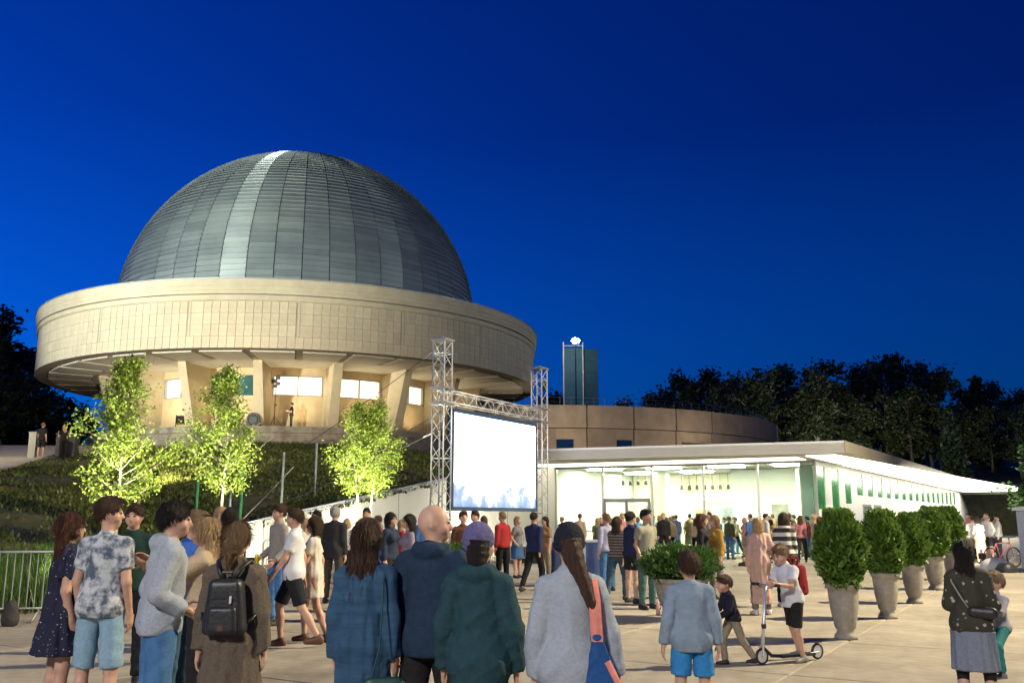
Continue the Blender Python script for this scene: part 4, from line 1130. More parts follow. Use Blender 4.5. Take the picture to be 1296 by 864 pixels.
# --- green tree stakes on the slope
for (px, py0, py1, Y, g) in ((248, 604, 642, 27.5, 1), (305, 590, 634, 29.5, 1), (357, 572, 618, 34, 0), (399, 560, 602, 38, 0), (291, 617, 640, 33, 0), (174, 628, 648, 24, 2)):
    top = atY(px, py0, Y); bot = atY(px, py1, Y)
    cm = [mat('grey_stake', (.30, .36, .34), rough=.7), mat('green_stake', (.05, .28, .12), rough=.6), mat('wood_stake', (.30, .30, .12), rough=.8)][g]
    r = empty('tree_stake', (bot.x, Y, bot.z - 1.2)); tag(r, ['pale grey stake standing in the dark slope', 'bright green stake standing in the dark slope', 'short yellowish stake standing behind the chatting group'][g], 'stake', 'stakes on the slope')
    h = top.z - bot.z + 1.2
    b = MB(); b.tube([(0, 0, 0), (0.01, 0, h - .05)], .048, 8); b.build('shaft', cm, r, True)
    b = MB(); b.tube([(0.01, 0, h - .05), (0.01, 0, h)], [.056, .04], 8); b.build('cap', cm, r, True)
p0 = atY(300, 664, 30); p1 = atY(372, 590, 36)
r = empty('guy_rope', p0); tag(r, 'pale guy rope running up the dark slope between the stakes', 'rope')
d = Vector(p1) - Vector(p0); b = MB(); b.tube([(0, 0, 0), d * .5 + Vector((0, 0, -.03)), d], .018, 6); b.build('rope', mat('rope', (.35, .36, .33), rough=.9), r)
b = MB(); b.tube([(0, 0, -1.2), (0, 0, .06)], .03, 6); b.build('peg', M_galv, r)

# --- things on the terrace: speaker stand with lights, black speaker, folding chairs, pedestals
def on_terr(px, Y): return Vector((gx(px, Y, ZF), Y, ZF + .003))
p = on_terr(346.5, 58.6); r = empty('lighting_stand', p); tag(r, 'tall black lighting stand on the terrace beside the man in dark clothes', 'lighting stand')
b = MB(); b.tube([(0, 0, .25), (0, 0, 3.1)], [.035, .022], 8)
b.build('pole', M_black, r)
for a in (0.3, 2.4, 4.5):
    b = MB(); b.tube([(0, 0, .8), (.55 * cos(a), .55 * sin(a), 0.01)], .018, 6); b.build('leg', M_black, r)
b = MB(); b.box((-.1, 0, 3.05), (.34, .2, .26)); b.box((.12, 0, 3.3), (.26, .2, .24)); b.box((-.05, 0, 2.75), (.26, .2, .22)); b.box((.16, 0, 2.9), (.2, .18, .2)); b.build('light_head', M_black, r)
b = MB(); b.box((.03, 0, 1.5), (.12, .1, .12)); b.build('clamp', M_black, r)
p = on_terr(321, 58.4); r = empty('loudspeaker', p); tag(r, 'black round topped loudspeaker standing on the terrace edge', 'loudspeaker')
b = MB(); n = 12; pr_ = [(-.42, 0), (.42, 0), (.42, .55)] + [(.42 * cos(pi * k / n), .55 + .42 * sin(pi * k / n)) for k in range(1, n)] + [(-.42, .55)]
b.V = [(x, -.25, z) for (x, z) in pr_] + [(x, .25, z) for (x, z) in pr_]; k = len(pr_)
b.F = [tuple(range(k)), tuple(reversed(range(k, 2 * k)))] + [(j, j + k, (j + 1) % k + k, (j + 1) % k) for j in range(k)]
b.build('cabinet', M_black, r)
b = MB(); b.lathe([(.01, 0), (.28, 0.0), (.30, .02), (.32, 0)], 20); o = b.build('cone', M_dark, r); o.rotation_euler = (pi / 2, 0, 0); o.location = (0, -.262, .5)
for (px, Y, nm) in ((228, 59.5, 'beside the speaker'), (246, 60.2, 'nearer the pillar')):
    p = on_terr(px, Y); r = empty('deck_chair', p, radians(20)); tag(r, 'dark folding deck chair on the terrace ' + nm, 'chair', None)
    for s in (-.3, .3):
        b = MB(); b.tube([(s, -.5, 0), (s, .5, 1.0)], .025, 6); b.tube([(s, .45, 0), (s, -.45, .75)], .025, 6); b.build('frame_side', M_dark, r)
    b = MB(); V = [( .3 * sx, .45 - 1.0 * t, .95 - .62 * t - .25 * sin(pi * t)) for t in np.linspace(0, 1, 8) for sx in (-1, 1)]
    me = mesh_from('sling', V, [(2*k, 2*k+1, 2*k+3, 2*k+2) for k in range(7)], True); me.materials.append(M_black); put('sling', me, r)

# --- bar counters on the footpath at left
for (px, py0, py1, Y, w, nm, mm) in ((42, 546, 580, 44.6, .35, 'slim dark pillar box beside the man in black on the footpath', M_frame), (84, 548, 578, 45.4, .95, 'black bar counter on the footpath beside the blonde woman', M_black)):
    q = atY(px, py1, Y); h = atY(px, py0, Y).z - q.z
    r = empty('counter', (q.x, Y, q.z - .02)); tag(r, nm, 'counter')
    b = MB(); b.box((0, 0, h / 2), (w, .5, h - .06)); b.build('body', mm, r)
    b = MB(); b.box((0, 0, h - .02), (w + .06, .56, .04)); b.build('counter_top', M_frame, r)

# --- portable cabin and heap at the right edge
p = Vector((gx(1345, 29, 1), 29.0)); r = empty('site_cabin', (p.x, p.y, 0.003), radians(-12)); tag(r, 'pale grey panelled cabin at the edge of the plaza', 'cabin')
for k in range(4):
    b = MB(); b.box((-.72 + k * .5, -.9, .95), (.47, .05, 1.86)); b.build('wall_panel', mat('cabin_panel', (.45, .52, .62), (.5, .57, .66), scale=2, rough=.5), r)
b = MB(); b.box((.03, .1, .95), (1.95, 1.9, 1.82)); b.build('body', mat('cabin_body', (.40, .46, .55), rough=.6), r)
b = MB(); b.prism([(-1.05, -1.05), (1.1, -1.05), (1.1, 1.1), (-1.05, 1.1)], [1.88] * 4, [1.98, 2.12, 2.12, 1.98]); b.build('roof', M_fascia, r)
b = MB(); b.box((-.9, -.95, 1.0), (.06, .06, 2.3)); b.build('corner_post', M_steelw, r)
for k, (px, py) in enumerate(((1262, 722), (1274, 724))):
    p = atZ(px, py, 0); rng = np.random.default_rng(k); r = MB()
    V = []; nn_ = 14
    for j in range(8):
        for i in range(nn_):
            a = 2 * pi * i / nn_; t = j / 7; rad = ((.42 if k == 0 else .28) * cos(t * pi / 2) ** .6 + .02) * (1 + .16 * sin(3 * a + k) + .08 * rng.random())
            V.append((rad * cos(a), rad * sin(a) * .8, (.36 if k == 0 else .26) * sin(t * pi / 2) * (1 + .15 * rng.random())))
    r.V = V; r.F = [(j*nn_+i, j*nn_+(i+1) % nn_, (j+1)*nn_+(i+1) % nn_, (j+1)*nn_+i) for j in range(7) for i in range(nn_)]
    o = r.build('cloth_bag', mat('white_bag', (.55, .55, .55), rough=.8) if k == 0 else M_black, None, True, (p.x, p.y, .003)); tag(o, ['crumpled white bag lying on the plaza by the cabin', 'crumpled black bag lying beside the white bag'][k], 'bag')

# plaza floodlight mast outside the frame on the right (its shadows fall to the left across the plaza)
flood('floodlight', (25, 17, 19.5), (0, 16, 0.5), 132000, 125, (1.0, 0.84, 0.55), 'tall mast floodlight beside the plaza lighting the crowd', 0.7, stand=19.5)

flood('floodlight', (-9, -17, 15.0), (1, 10, 1.0), 26000, 80, (1.0, 0.94, 0.84), 'mast floodlight behind the onlookers lighting their backs', 0.9, stand=15.0)

# ================================================================== PEOPLE
class SDF:
    def __init__(s, lo, hi, vox):
        s.v = vox; s.ax = [np.arange(lo[i] - 2 * vox, hi[i] + 3 * vox, vox) for i in range(3)]
        s.D = np.full([len(a) for a in s.ax], 1.0, dtype=np.float32)
    def _sl(s, lo, hi):
        out = []
        for i in range(3):
            a = np.searchsorted(s.ax[i], lo[i]); b_ = np.searchsorted(s.ax[i], hi[i])
            out.append(slice(max(0, a - 1), max(1, b_ + 1)))
        return tuple(out)
    def _P(s, sl, fr=None):
        X = s.ax[0][sl[0]][:, None, None]; Y = s.ax[1][sl[1]][None, :, None]; Z = s.ax[2][sl[2]][None, None, :]
        if fr is None: return X, Y, Z
        R, c, o = fr                          # local = R^T (p - o) + c
        X, Y, Z = X - o[0], Y - o[1], Z - o[2]
        return (R[0][0]*X + R[1][0]*Y + R[2][0]*Z + c[0], R[0][1]*X + R[1][1]*Y + R[2][1]*Z + c[1], R[0][2]*X + R[1][2]*Y + R[2][2]*Z + c[2])
    def _b(s, pts, m, fr):
        if fr is not None:
            R, c, o = fr
            pts = [tuple(R @ (Vector(p) - Vector(c)) + Vector(o)) for p in pts]
        P = np.array([tuple(p) for p in pts]); return P.min(0) - m, P.max(0) + m
    def _merge(s, sl, d, k, carve=False):
        A = s.D[sl]; d = np.broadcast_to(d, A.shape)
        if carve:
            s.D[sl] = np.maximum(A, -d); return
        if k > 0:
            h = np.maximum(k - np.abs(A - d), 0) / k; s.D[sl] = np.minimum(A, d) - h * h * k * .25
        else: s.D[sl] = np.minimum(A, d)
    def cap(s, a, b, ra, rb, k=.03, sx=1., sy=1., clip=(), fr=None, carve=False):
        a, b = Vector(a), Vector(b); m = max(ra, rb) * max(1, sx, sy) + k + 2 * s.v
        lo, hi = s._b([a, b], m, fr); sl = s._sl(lo, hi); X, Y, Z = s._P(sl, fr)
        x, y, z = (X - a.x) / sx, (Y - a.y) / sy, Z - a.z
        d = Vector(((b.x - a.x) / sx, (b.y - a.y) / sy, b.z - a.z)); L2 = max(1e-9, d.length_squared)
        t = np.clip((x * d.x + y * d.y + z * d.z) / L2, 0, 1)
        D = np.sqrt((x - t * d.x) ** 2 + (y - t * d.y) ** 2 + (z - t * d.z) ** 2) - (ra + (rb - ra) * t)
        for (p, n) in clip: D = np.maximum(D, (X - p[0]) * n[0] + (Y - p[1]) * n[1] + (Z - p[2]) * n[2])
        s._merge(sl, D, k, carve)
    def ell(s, c, r, k=.02, fr=None, carve=False, clip=()):
        m = max(r) + k + 2 * s.v; lo, hi = s._b([c], m, fr); sl = s._sl(lo, hi); X, Y, Z = s._P(sl, fr)
        D = (np.sqrt(((X - c[0]) / r[0]) ** 2 + ((Y - c[1]) / r[1]) ** 2 + ((Z - c[2]) / r[2]) ** 2) - 1) * min(r)
        for (p, n) in clip: D = np.maximum(D, (X - p[0]) * n[0] + (Y - p[1]) * n[1] + (Z - p[2]) * n[2])
        s._merge(sl, D, k, carve)
    def rbox(s, c, h, r, k=.01, taper=0.0):
        m = max(h) + r + k + 2 * s.v; lo, hi = s._b([c], m, None); sl = s._sl(lo, hi); X, Y, Z = s._P(sl)
        t = 1 - taper * (Z - c[2]) / max(h[2], 1e-6)
        qx, qy, qz = np.abs(X - c[0]) / t - h[0] + r, np.abs(Y - c[1]) - h[1] + r, np.abs(Z - c[2]) - h[2] + r
        D = np.sqrt(np.maximum(qx, 0) ** 2 + np.maximum(qy, 0) ** 2 + np.maximum(qz, 0) ** 2) + np.minimum(np.maximum(qx, np.maximum(qy, qz)), 0) - r
        s._merge(sl, D, k)
    def cut(s, p, n, fr=None):
        X, Y, Z = s._P((slice(None),) * 3, fr)
        s.D = np.maximum(s.D, ((X - p[0]) * n[0] + (Y - p[1]) * n[1] + (Z - p[2]) * n[2]).astype(np.float32))
    def folds(s, amp, seed=0, vert=False):
        X, Y, Z = s._P((slice(None),) * 3); q = seed * 1.7
        if vert:
            A = np.arctan2(Y, X + 1e-6)
            n = np.sin(A * 11 + q + 1.5 * np.sin(Z * 6 + q)) + .6 * np.sin(A * 19 + 2 * q) + 0 * Z
        else:
            rg = lambda a: (1 - np.abs(np.sin(a))) ** 2
            m1 = .5 + .5 * np.sin(5 * Z + 3 * X + q); m2 = .5 + .5 * np.sin(7 * Z - 4 * X + 5 * Y + 2 * q)
            n = -(1.5 * rg(13 * X + 6 * Z + 1.6 * np.sin(6 * Z + q) + 1.2 * np.sin(8 * Y + 5 * X)) * m1
                  + 1.7 * rg(15 * Z - 7 * X + 1.8 * np.sin(9 * X + q) + 2.2 * np.sin(5 * Y + 3 * Z)) * m2
                  + .9 * rg(27 * Z + 19 * X + 2.0 * np.sin(11 * Y + q)) * (1 - m1)) + .5 * np.sin(9 * X + 7 * Z + q) + .45
        s.D = s.D + (amp * n).astype(np.float32)
    def strands(s, amp, c):
        X, Y, Z = s._P((slice(None),) * 3)
        A = np.arctan2(Y - c[1], X - c[0] + 1e-6)
        s.D = s.D + (amp * (np.sin(A * 21 + 3 * np.sin(Z * 15)) + .7 * np.sin(A * 37 + Z * 22) + .8 * np.sin(Z * 31 + 4 * np.sin(A * 5)))).astype(np.float32)
    def net(s):
        D = s.D; inside = D < 0; nx_, ny_, nz_ = D.shape
        acc = np.zeros((nx_-1, ny_-1, nz_-1, 3), np.float32); cnt = np.zeros((nx_-1, ny_-1, nz_-1), np.float32)
        offs = [(i, j, k) for i in (0, 1) for j in (0, 1) for k in (0, 1)]
        def cs(o): return tuple(slice(o[i], D.shape[i] - 1 + o[i]) for i in range(3))
        for a in offs:
            for ax in range(3):
                if a[ax]: continue
                b_ = list(a); b_[ax] = 1; A, B = D[cs(a)], D[cs(b_)]
                m = (A < 0) != (B < 0)
                if not m.any(): continue
                t = np.where(m, A / np.where(m, A - B, 1), 0)
                for i in range(3):
                    acc[..., i] += m * (a[i] + (t if i == ax else 0))
                cnt += m
        act = cnt > 0; idx = np.full(cnt.shape, -1, np.int64); idx[act] = np.arange(act.sum())
        I = np.argwhere(act); V = (acc[act] / cnt[act][:, None] + I) * s.v + np.array([s.ax[0][0], s.ax[1][0], s.ax[2][0]])
        Q = []
        for ax in range(3):
            o1, o2 = (ax + 1) % 3, (ax + 2) % 3
            sl0 = [slice(1, -1)] * 3; sl1 = [slice(1, -1)] * 3; sl0[ax] = slice(0, -1); sl1[ax] = slice(1, None)
            A, B = inside[tuple(sl0)], inside[tuple(sl1)]
            E = np.argwhere(A != B); 
            if not len(E): continue
            fl = A[tuple(E.T)]
            E = E + np.array([0 if i == ax else 1 for i in range(3)])
            def cell(d1, d2):
                F_ = E.copy(); F_[:, o1] -= d1; F_[:, o2] -= d2; return idx[tuple(F_.T)]
            q = np.stack([cell(1, 1), cell(0, 1), cell(0, 0), cell(1, 0)], 1)
            q[~fl] = q[~fl][:, ::-1]; Q.append(q)
        Q = np.concatenate(Q); Q = Q[(Q >= 0).all(1)]
        # one relaxation pass
        S_ = np.zeros_like(V); C_n = np.zeros(len(V))
        for j in range(4):
            for o in (1, 3): np.add.at(S_, Q[:, j], V[Q[:, (j + o) % 4]]); np.add.at(C_n, Q[:, j], 1)
        V = V * .5 + .5 * S_ / np.maximum(C_n, 1)[:, None]
        return V, Q

def cloth(name, col, col2=None, scale=30, bump=.25, bscale=90, rough=.88, **k):
    return mat('cloth_' + name, col, col2 if col2 else tuple(c * .82 for c in col), scale=scale, rough=rough, bump=bump, bscale=bscale, spec=.25, **k)
SKIN = [mat('skin_fair', (.52, .30, .21), (.58, .35, .26), scale=12, rough=.5), mat('skin_tan', (.40, .22, .14), (.45, .26, .17), scale=12, rough=.5)]
HAIR = {k: mat('hair_' + k, c, tuple(x * 1.7 for x in c), scale=22, rough=.55, bump=.9, bscale=70, stretch=(4, 4, .3), spec=.3) for k, c in dict(brown=(.045, .024, .014), dark=(.012, .009, .008), blond=(.36, .24, .12), auburn=(.07, .028, .014), grey=(.30, .29, .27), sand=(.20, .13, .072)).items()}
M_eye = mat('eye_dark', (.015, .01, .01), rough=.2)
M_lip = mat('lips', (.30, .11, .09), rough=.5)
SHOE = {k: mat('shoe_' + k, c, rough=.6) for k, c in dict(black=(.02, .02, .02), white=(.6, .58, .55), brown=(.12, .055, .028), grey=(.22, .21, .19)).items()}

DN = (0, 0, -1)
STAND = dict(la=((.13, .03, -1), (.05, -.18, -1)), ra=((.13, .03, -1), (.05, -.18, -1)), ll=((.075, 0, -1), (.01, .04, -1)), rl=((.075, 0, -1), (.01, .04, -1)))
def pose(**k): d = dict(STAND); d.update(k); return d
WALK = pose(la=((.12, -.35, -1), (.02, -.7, -1)), ra=((.12, .38, -1), (.05, .05, -1)), ll=((.02, .34, -1), (0, .62, -1)), rl=((.02, -.42, -1), (0, .08, -1)))
POCKET = pose(la=((.32, .28, -1), (-.25, -.62, -.75)), ra=((.32, .28, -1), (-.25, -.62, -.75)))

def rig(p, lean=0.0, twist=0.0, fem=False):
    up = lambda q: Matrix.Rotation(-lean, 3, 'X') @ (Vector(q) - Vector((0, 0, .98))) + Vector((0, 0, .98))
    # lean > 0 tips the upper body forward (towards -Y)
    up = lambda q: Matrix.Rotation(lean, 3, 'X') @ (Vector(q) - Vector((0, 0, .98))) + Vector((0, 0, .98))
    sw = .140 if fem else .168
    J = {}
    for sgn, a, l in ((1, 'la', 'll'), (-1, 'ra', 'rl')):
        n = 'L' if sgn > 0 else 'R'
        S_ = up((sgn * sw, .005, 1.392)); v0 = Vector(p[a][0]).normalized(); v1 = Vector(p[a][1]).normalized()
        v0.x *= sgn; v1.x *= sgn
        J['S' + n] = S_; J['E' + n] = S_ + v0 * .275; J['W' + n] = J['E' + n] + v1 * .245; J['hd' + n] = v1
        H_ = Vector((sgn * .092, 0, .93)); w0 = Vector(p[l][0]).normalized(); w1 = Vector(p[l][1]).normalized(); w0.x *= sgn; w1.x *= sgn
        J['H' + n] = H_; J['K' + n] = H_ + w0 * .43; J['A' + n] = J['K' + n] + w1 * .42
        J['fd' + n] = w1
    J['chest'] = up((0, 0, 1.335)); J['nk0'] = up((0, .012, 1.44)); J['head'] = up((0, -.012, 1.60)); J['up'] = up
    lo = min(J['AL'].z, J['AR'].z); J['dz'] = .075 - lo
    return J

def body_prims(s, J, fem, o=0.0, parts='tlah', k=.035, hem=None):
    g = 1.16 if fem else 1.34
    if 't' in parts:
        s.cap((0, .005, .97), J['chest'], .104 + o, (.094 if fem else .106) + o, k, sx=g)
        for n in 'LR': s.cap(J['up']((0, .012, 1.425)), J['S' + n], .052 + o, .046 + o, .03)
        if fem:
            for n in (-1, 1): s.ell(tuple(J['up']((n * .07, -.075, 1.30))), (.068 + o, .06 + o, .065 + o), .04)
    if 'p' in parts:
        s.cap((-.072, .016, .945), (.072, .016, .945), .096 + o + (.006 if fem else 0), .096 + o + (.006 if fem else 0), .05)

def limb_frac(a, b, f): return a.lerp(b, f)

def finger_tubes(mb, W, d, sgn, curl=.5):
    d = d.normalized(); f = Vector((0, -1, 0)); side = f - d * f.dot(d)
    if side.length < .35: side = Vector((0, 0, 1)) - d * d.z
    side.normalize(); inn = d.cross(side) * sgn
    if inn.x * sgn > 0: inn = -inn
    for k, (off, L) in enumerate(((-.028, .062), (-.0095, .076), (.0095, .080), (.028, .070))):
        p0 = W + d * .075 + side * off; p1 = W + d * .100 + side * off * 1.05 + inn * .004
        p2 = p1 + (d * cos(curl * .7) + inn * sin(curl * .7)) * L * .45; p3 = p2 + (d * cos(curl * 1.6) + inn * sin(curl * 1.6)) * L * .5
        mb.tube([p0, p1, p2, p3], [.010, .0095, .0085, .0065], 6)
    t0 = W + d * .03 + side * .030; t1 = t0 + (d * .6 + side * .75).normalized() * .04 + inn * .008; t2 = t1 + (d * .9 + side * .2 + inn * .25).normalized() * .035
    mb.tube([W + d * .02 + side * .015, t0, t1, t2], [.013, .013, .0105, .008], 6)

def add_strands(V, Q, Hc, kind, seed, n):
    """fine ribbons of hair lying along the surface of the hair volume"""
    rng = np.random.default_rng(seed)
    N = np.zeros_like(V); e1 = V[Q[:, 1]] - V[Q[:, 0]]; e2 = V[Q[:, 2]] - V[Q[:, 0]]; fn = np.cross(e1, e2)
    for j in range(4): np.add.at(N, Q[:, j], fn)
    N /= np.linalg.norm(N, axis=1)[:, None] + 1e-9
    c = np.array(Hc) + [0, .02, .05]
    if np.mean(np.sum(N * (V - c), 1)) < 0: N = -N
    k = rng.integers(0, len(V), n); P = V[k]; n_ = N[k]
    crown = np.array(Hc) + [0, .04, .16]
    fl = P - crown; fl /= np.linalg.norm(fl, axis=1)[:, None] + 1e-9
    if kind in ('long', 'bob'): fl = fl * .5 + [0, 0, -1.0]
    elif kind in ('pony', 'bun'): fl = fl * .2 + (np.array(Hc) + [0, .14, .02] - P) * 6
    else: fl = fl + [0, -.35, -.15]
    fl = fl + rng.normal(0, .16, (n, 3)); fl -= n_ * np.sum(fl * n_, 1)[:, None]; fl /= np.linalg.norm(fl, axis=1)[:, None] + 1e-9
    L = (rng.uniform(.5, 1.2, n) * (.10 if kind in ('long', 'bob', 'pony') else .04))[:, None]
    sd = np.cross(fl, n_) * .0016
    lift = rng.uniform(.001, .006, n)[:, None]
    p0 = P - n_ * .002; p1 = P + fl * L * .5 + n_ * (lift + .001); p2 = P + fl * L + n_ * (lift * .6 - L * .05)
    R_ = np.stack([p0 - sd, p0 + sd, p1 - sd, p1 + sd, p2 - sd * .3, p2 + sd * .3], 1).reshape(-1, 3)
    b_ = len(V) + 6 * np.arange(n)[:, None]
    q = np.concatenate([b_ + [0, 1, 3, 2], b_ + [2, 3, 5, 4]])
    return np.concatenate([V, R_]), np.concatenate([Q, q])
N_P = [0]
def make_person(H=1.75, fem=False, p=STAND, lean=0., yaw=0., pitch=0., top=None, bottom=None, hair=None, shoes='black', skin=0, vox=.014, child=False, build=1.0, face=True, fingers=True, name='person', sit=False):
    """returns the root Empty; local -Y is the way the person faces"""
    N_P[0] += 1; seed = N_P[0]
    J = rig(p, lean, 0, fem); dz = J['dz']
    hs = 1.0 if not child else 1.0 + .42 * (1.75 - H) / .75
    Hc = J['head']; RH = (Matrix.Rotation(yaw, 3, 'Z') @ Matrix.Rotation(lean * .5 + pitch, 3, 'X'))
    fr = (RH * (1.0), (0, 0, 1.60), tuple(Hc))
    allp = [J[q + n] for q in 'SEWHKA' for n in 'LR'] + [Hc]
    lo = Vector([min(q[i] for q in allp) for i in range(3)]); hi = Vector([max(q[i] for q in allp) for i in range(3)])
    lo -= Vector((.24, .26, .12)); hi += Vector((.24, .24, .30))
    root = empty(name)
    sc_ = H / 1.75
    def finish(V, Q, nm, m):
        V = np.asarray(V, dtype=float); V = V + [0, 0, dz]
        V = V * [sc_ * build, sc_ * build, sc_]
        me = mesh_np(nm, V, Q); me.materials.append(m); return put(nm, me, root)
    def S_(lo_=lo, hi_=hi, v=vox): return SDF(lo_, hi_, v)
    # ---- body: one continuous surface
    s = S_(); body_prims(s, J, fem, 0, 'tp')
    s.cap(J['nk0'], Hc + Vector((0, .012, -.03)), .056, .050, .03)
    for n, sg in (('L', 1), ('R', -1)):
        s.cap(J['S' + n], J['E' + n], .050, .040, .04); s.cap(J['E' + n], J['W' + n], .040, .027, .02)
        d = J['hd' + n]; f = Vector((0, -1, 0)); sd = f - d * f.dot(d)
        if sd.length < .35: sd = Vector((0, 0, 1)) - d * d.z
        sd.normalize(); W_ = J['W' + n]
        for q in (-.016, .016): s.cap(W_ + sd * q * .5, W_ + d * .085 + sd * q * 1.2, .019, .017, .02)
        s.cap(J['H' + n], J['K' + n], .086, .056, .04); s.cap(J['K' + n], J['A' + n], .056, .036, .02)
        mid = J['K' + n].lerp(J['A' + n], .3) + Vector((0, .018, 0)); s.cap(mid, J['K' + n].lerp(J['A' + n], .5) + Vector((0, .01, 0)), .045, .035, .04)
        s.cap(J['A' + n] + Vector((0, .03, -.035)), J['A' + n] + Vector((sg * .015, -.13, -.05)), .034, .026, .02)
    k_ = hs
    def hp(x, y, z): return (x * k_, y * k_, 1.60 + (z - 1.60) * k_)
    s.ell(hp(0, .012, 1.648), (.076 * k_, .097 * k_, .104 * k_), .02, fr)
    s.cap(hp(0, -.03, 1.60), hp(0, -.052, 1.562), .058 * k_, .040 * k_, .035, fr=fr)
    for sg in (-1, 1):
        s.ell(hp(sg * .078, .015, 1.625), (.012 * k_, .024 * k_, .034 * k_), .008, fr)
        s.ell(hp(sg * .040, -.055, 1.60), (.03 * k_, .03 * k_, .03 * k_), .02, fr)
    if vox < .02:
        s.cap(hp(0, -.085, 1.650), hp(0, -.104, 1.607), .011 * k_, .017 * k_, .016, fr=fr)
        for sg in (-1, 1): s.ell(hp(sg * .033, -.099, 1.640), (.017 * k_, .014 * k_, .011 * k_), 0, fr, carve=True)
        s.cap(hp(-.022, -.083, 1.571), hp(.022, -.083, 1.571), .010 * k_, .010 * k_, .012, fr=fr)
    V, Q = s.net()
    if fingers:
        mb = MB(); base = len(V)
        for n, sg in (('L', 1), ('R', -1)): finger_tubes(mb, J['W' + n], J['hd' + n], sg)
        V = np.concatenate([V, np.array(mb.V)]); fq = [f if len(f) == 4 else None for f in mb.F]
        Q = np.concatenate([Q, np.array([f for f in fq if f]) + base])
    finish(V, Q, 'body', SKIN[skin])
    if face and vox < .02:
        m = MB()
        for sg in (-1, 1):
            c = RH @ (Vector(hp(sg * .033, -.088, 1.640)) - Vector((0, 0, 1.60))) + Hc
            m.tube([c + RH @ Vector((-.012, 0, 0)), c, c + RH @ Vector((.012, 0, 0))], [.003, .0075, .003], 7)
            c2 = RH @ (Vector(hp(sg * .034, -.095, 1.663)) - Vector((0, 0, 1.60))) + Hc
            m.tube([c2 + RH @ Vector((-.018, 0, -.002)), c2, c2 + RH @ Vector((.018, 0, -.002))], [.002, .0045, .002], 5)
        o = m.build('eyes', M_eye, root); o.data.transform(Matrix.Translation((0, 0, dz))); o.data.transform(Matrix.Diagonal((sc_ * build, sc_ * build, sc_, 1)))
        m = MB(); c = RH @ (Vector(hp(0, -.090, 1.571)) - Vector((0, 0, 1.60))) + Hc
        m.tube([c + RH @ Vector((-.023, .006, 0)), c, c + RH @ Vector((.023, .006, 0))], [.003, .0075, .003], 6)
        o = m.build('mouth', M_lip, root); o.data.transform(Matrix.Translation((0, 0, dz))); o.data.transform(Matrix.Diagonal((sc_ * build, sc_ * build, sc_, 1)))
    # ---- upper garment
    if top:
        kind, m = top[0], top[1]; op = top[2] if len(top) > 2 else {}
        loose = max(.0165, op.get('loose', .022) * .62); hem = op.get('hem', .90); sl = op.get('sleeve', 1.0 if kind != 'tee' else .42)
        bl = (bottom[2].get('loose', .016) if bottom and len(bottom) > 2 else .016) if bottom else 0.0
        s = S_(); body_prims(s, J, fem, loose, 't'); body_prims(s, J, fem, max(loose, bl + .012), 'p')
        s.cap((0, .005, .90), (0, .005, 1.06), .100 + bl * .6 + .014, .100 + bl * .5 + .012, .03, sx=1.16 if fem else 1.34)
        pass
        s.cap(J['nk0'], J['nk0'] + Vector((0, 0, .03)), .062 + loose * .5, .058 + loose * .4, .03)
        flare = op.get('flare', 0)
        if hem < .86:       # coat or dress skirt
            s.cap((0, .01, 1.02), (0, .01, hem), .112 + loose, .112 + loose + flare, .03, sx=1.2)
        for n in 'LR':
            A_s, E_, W_ = J['S' + n], J['E' + n], J['W' + n]; al = loose * .8
            if sl <= .5:
                e = A_s.lerp(E_, sl * 1.6); s.cap(A_s, e + (E_ - A_s).normalized() * .03, .053 + al, .048 + al * 1.5, .035, clip=[(e, (E_ - A_s).normalized())])
            else:
                s.cap(A_s, E_, .053 + al, .043 + al, .016)
                f = (sl - .5) * 2; e = E_.lerp(W_, f); s.cap(E_, e + (W_ - E_).normalized() * .04, .043 + al, .032 + al, .012, clip=[(e, (W_ - E_).normalized())])
        if kind == 'hood':
            c = J['up']((0, .075, 1.47)); s.ell(tuple(c), (.115, .065, .06), .03)
            for q in (-1, 1): s.cap(J['up']((q * .09, .04, 1.49)), J['up']((q * .07, -.07, 1.43)), .034, .024, .02)
        s.folds(op.get('fold', .0045) * 1.15, seed)
        if flare: s.folds(op.get('pleat', .006), seed, True)
        s.cut((0, 0, hem), (0, 0, -1))
        V, Q = s.net(); finish(V, Q, op.get('name', dict(tee='shirt', long='sweater', hood='hoodie', coat='coat', dress='dress')[kind]), m)
        if vox < .02 and kind in ('tee', 'long'):
            cb = MB(); cc = J['nk0'] + Vector((0, -.002, .012 + loose * .3)); rx_ = .060 + loose * .55
            cb.tube([cc + Vector((rx_ * cos(a), rx_ * 1.0 * sin(a), .012 * sin(a))) for a in np.linspace(0, 2 * pi, 21)], .0075, 6, False)
            cv = (np.array(cb.V) + [0, 0, dz]) * [sc_ * build, sc_ * build, sc_]; me = mesh_from('collar', cv, cb.F, True); me.materials.append(m); put('collar', me, root)
        if op.get('rib'):
            s = S_(); body_prims(s, J, fem, max(loose * .75, bl + .006), 'tp'); s.cut((0, 0, hem + .015), (0, 0, 1)); s.cut((0, 0, hem - .05), (0, 0, -1)); s.folds(.0012, seed, True)
            V, Q = s.net(); finish(V, Q, 'waistband', m)
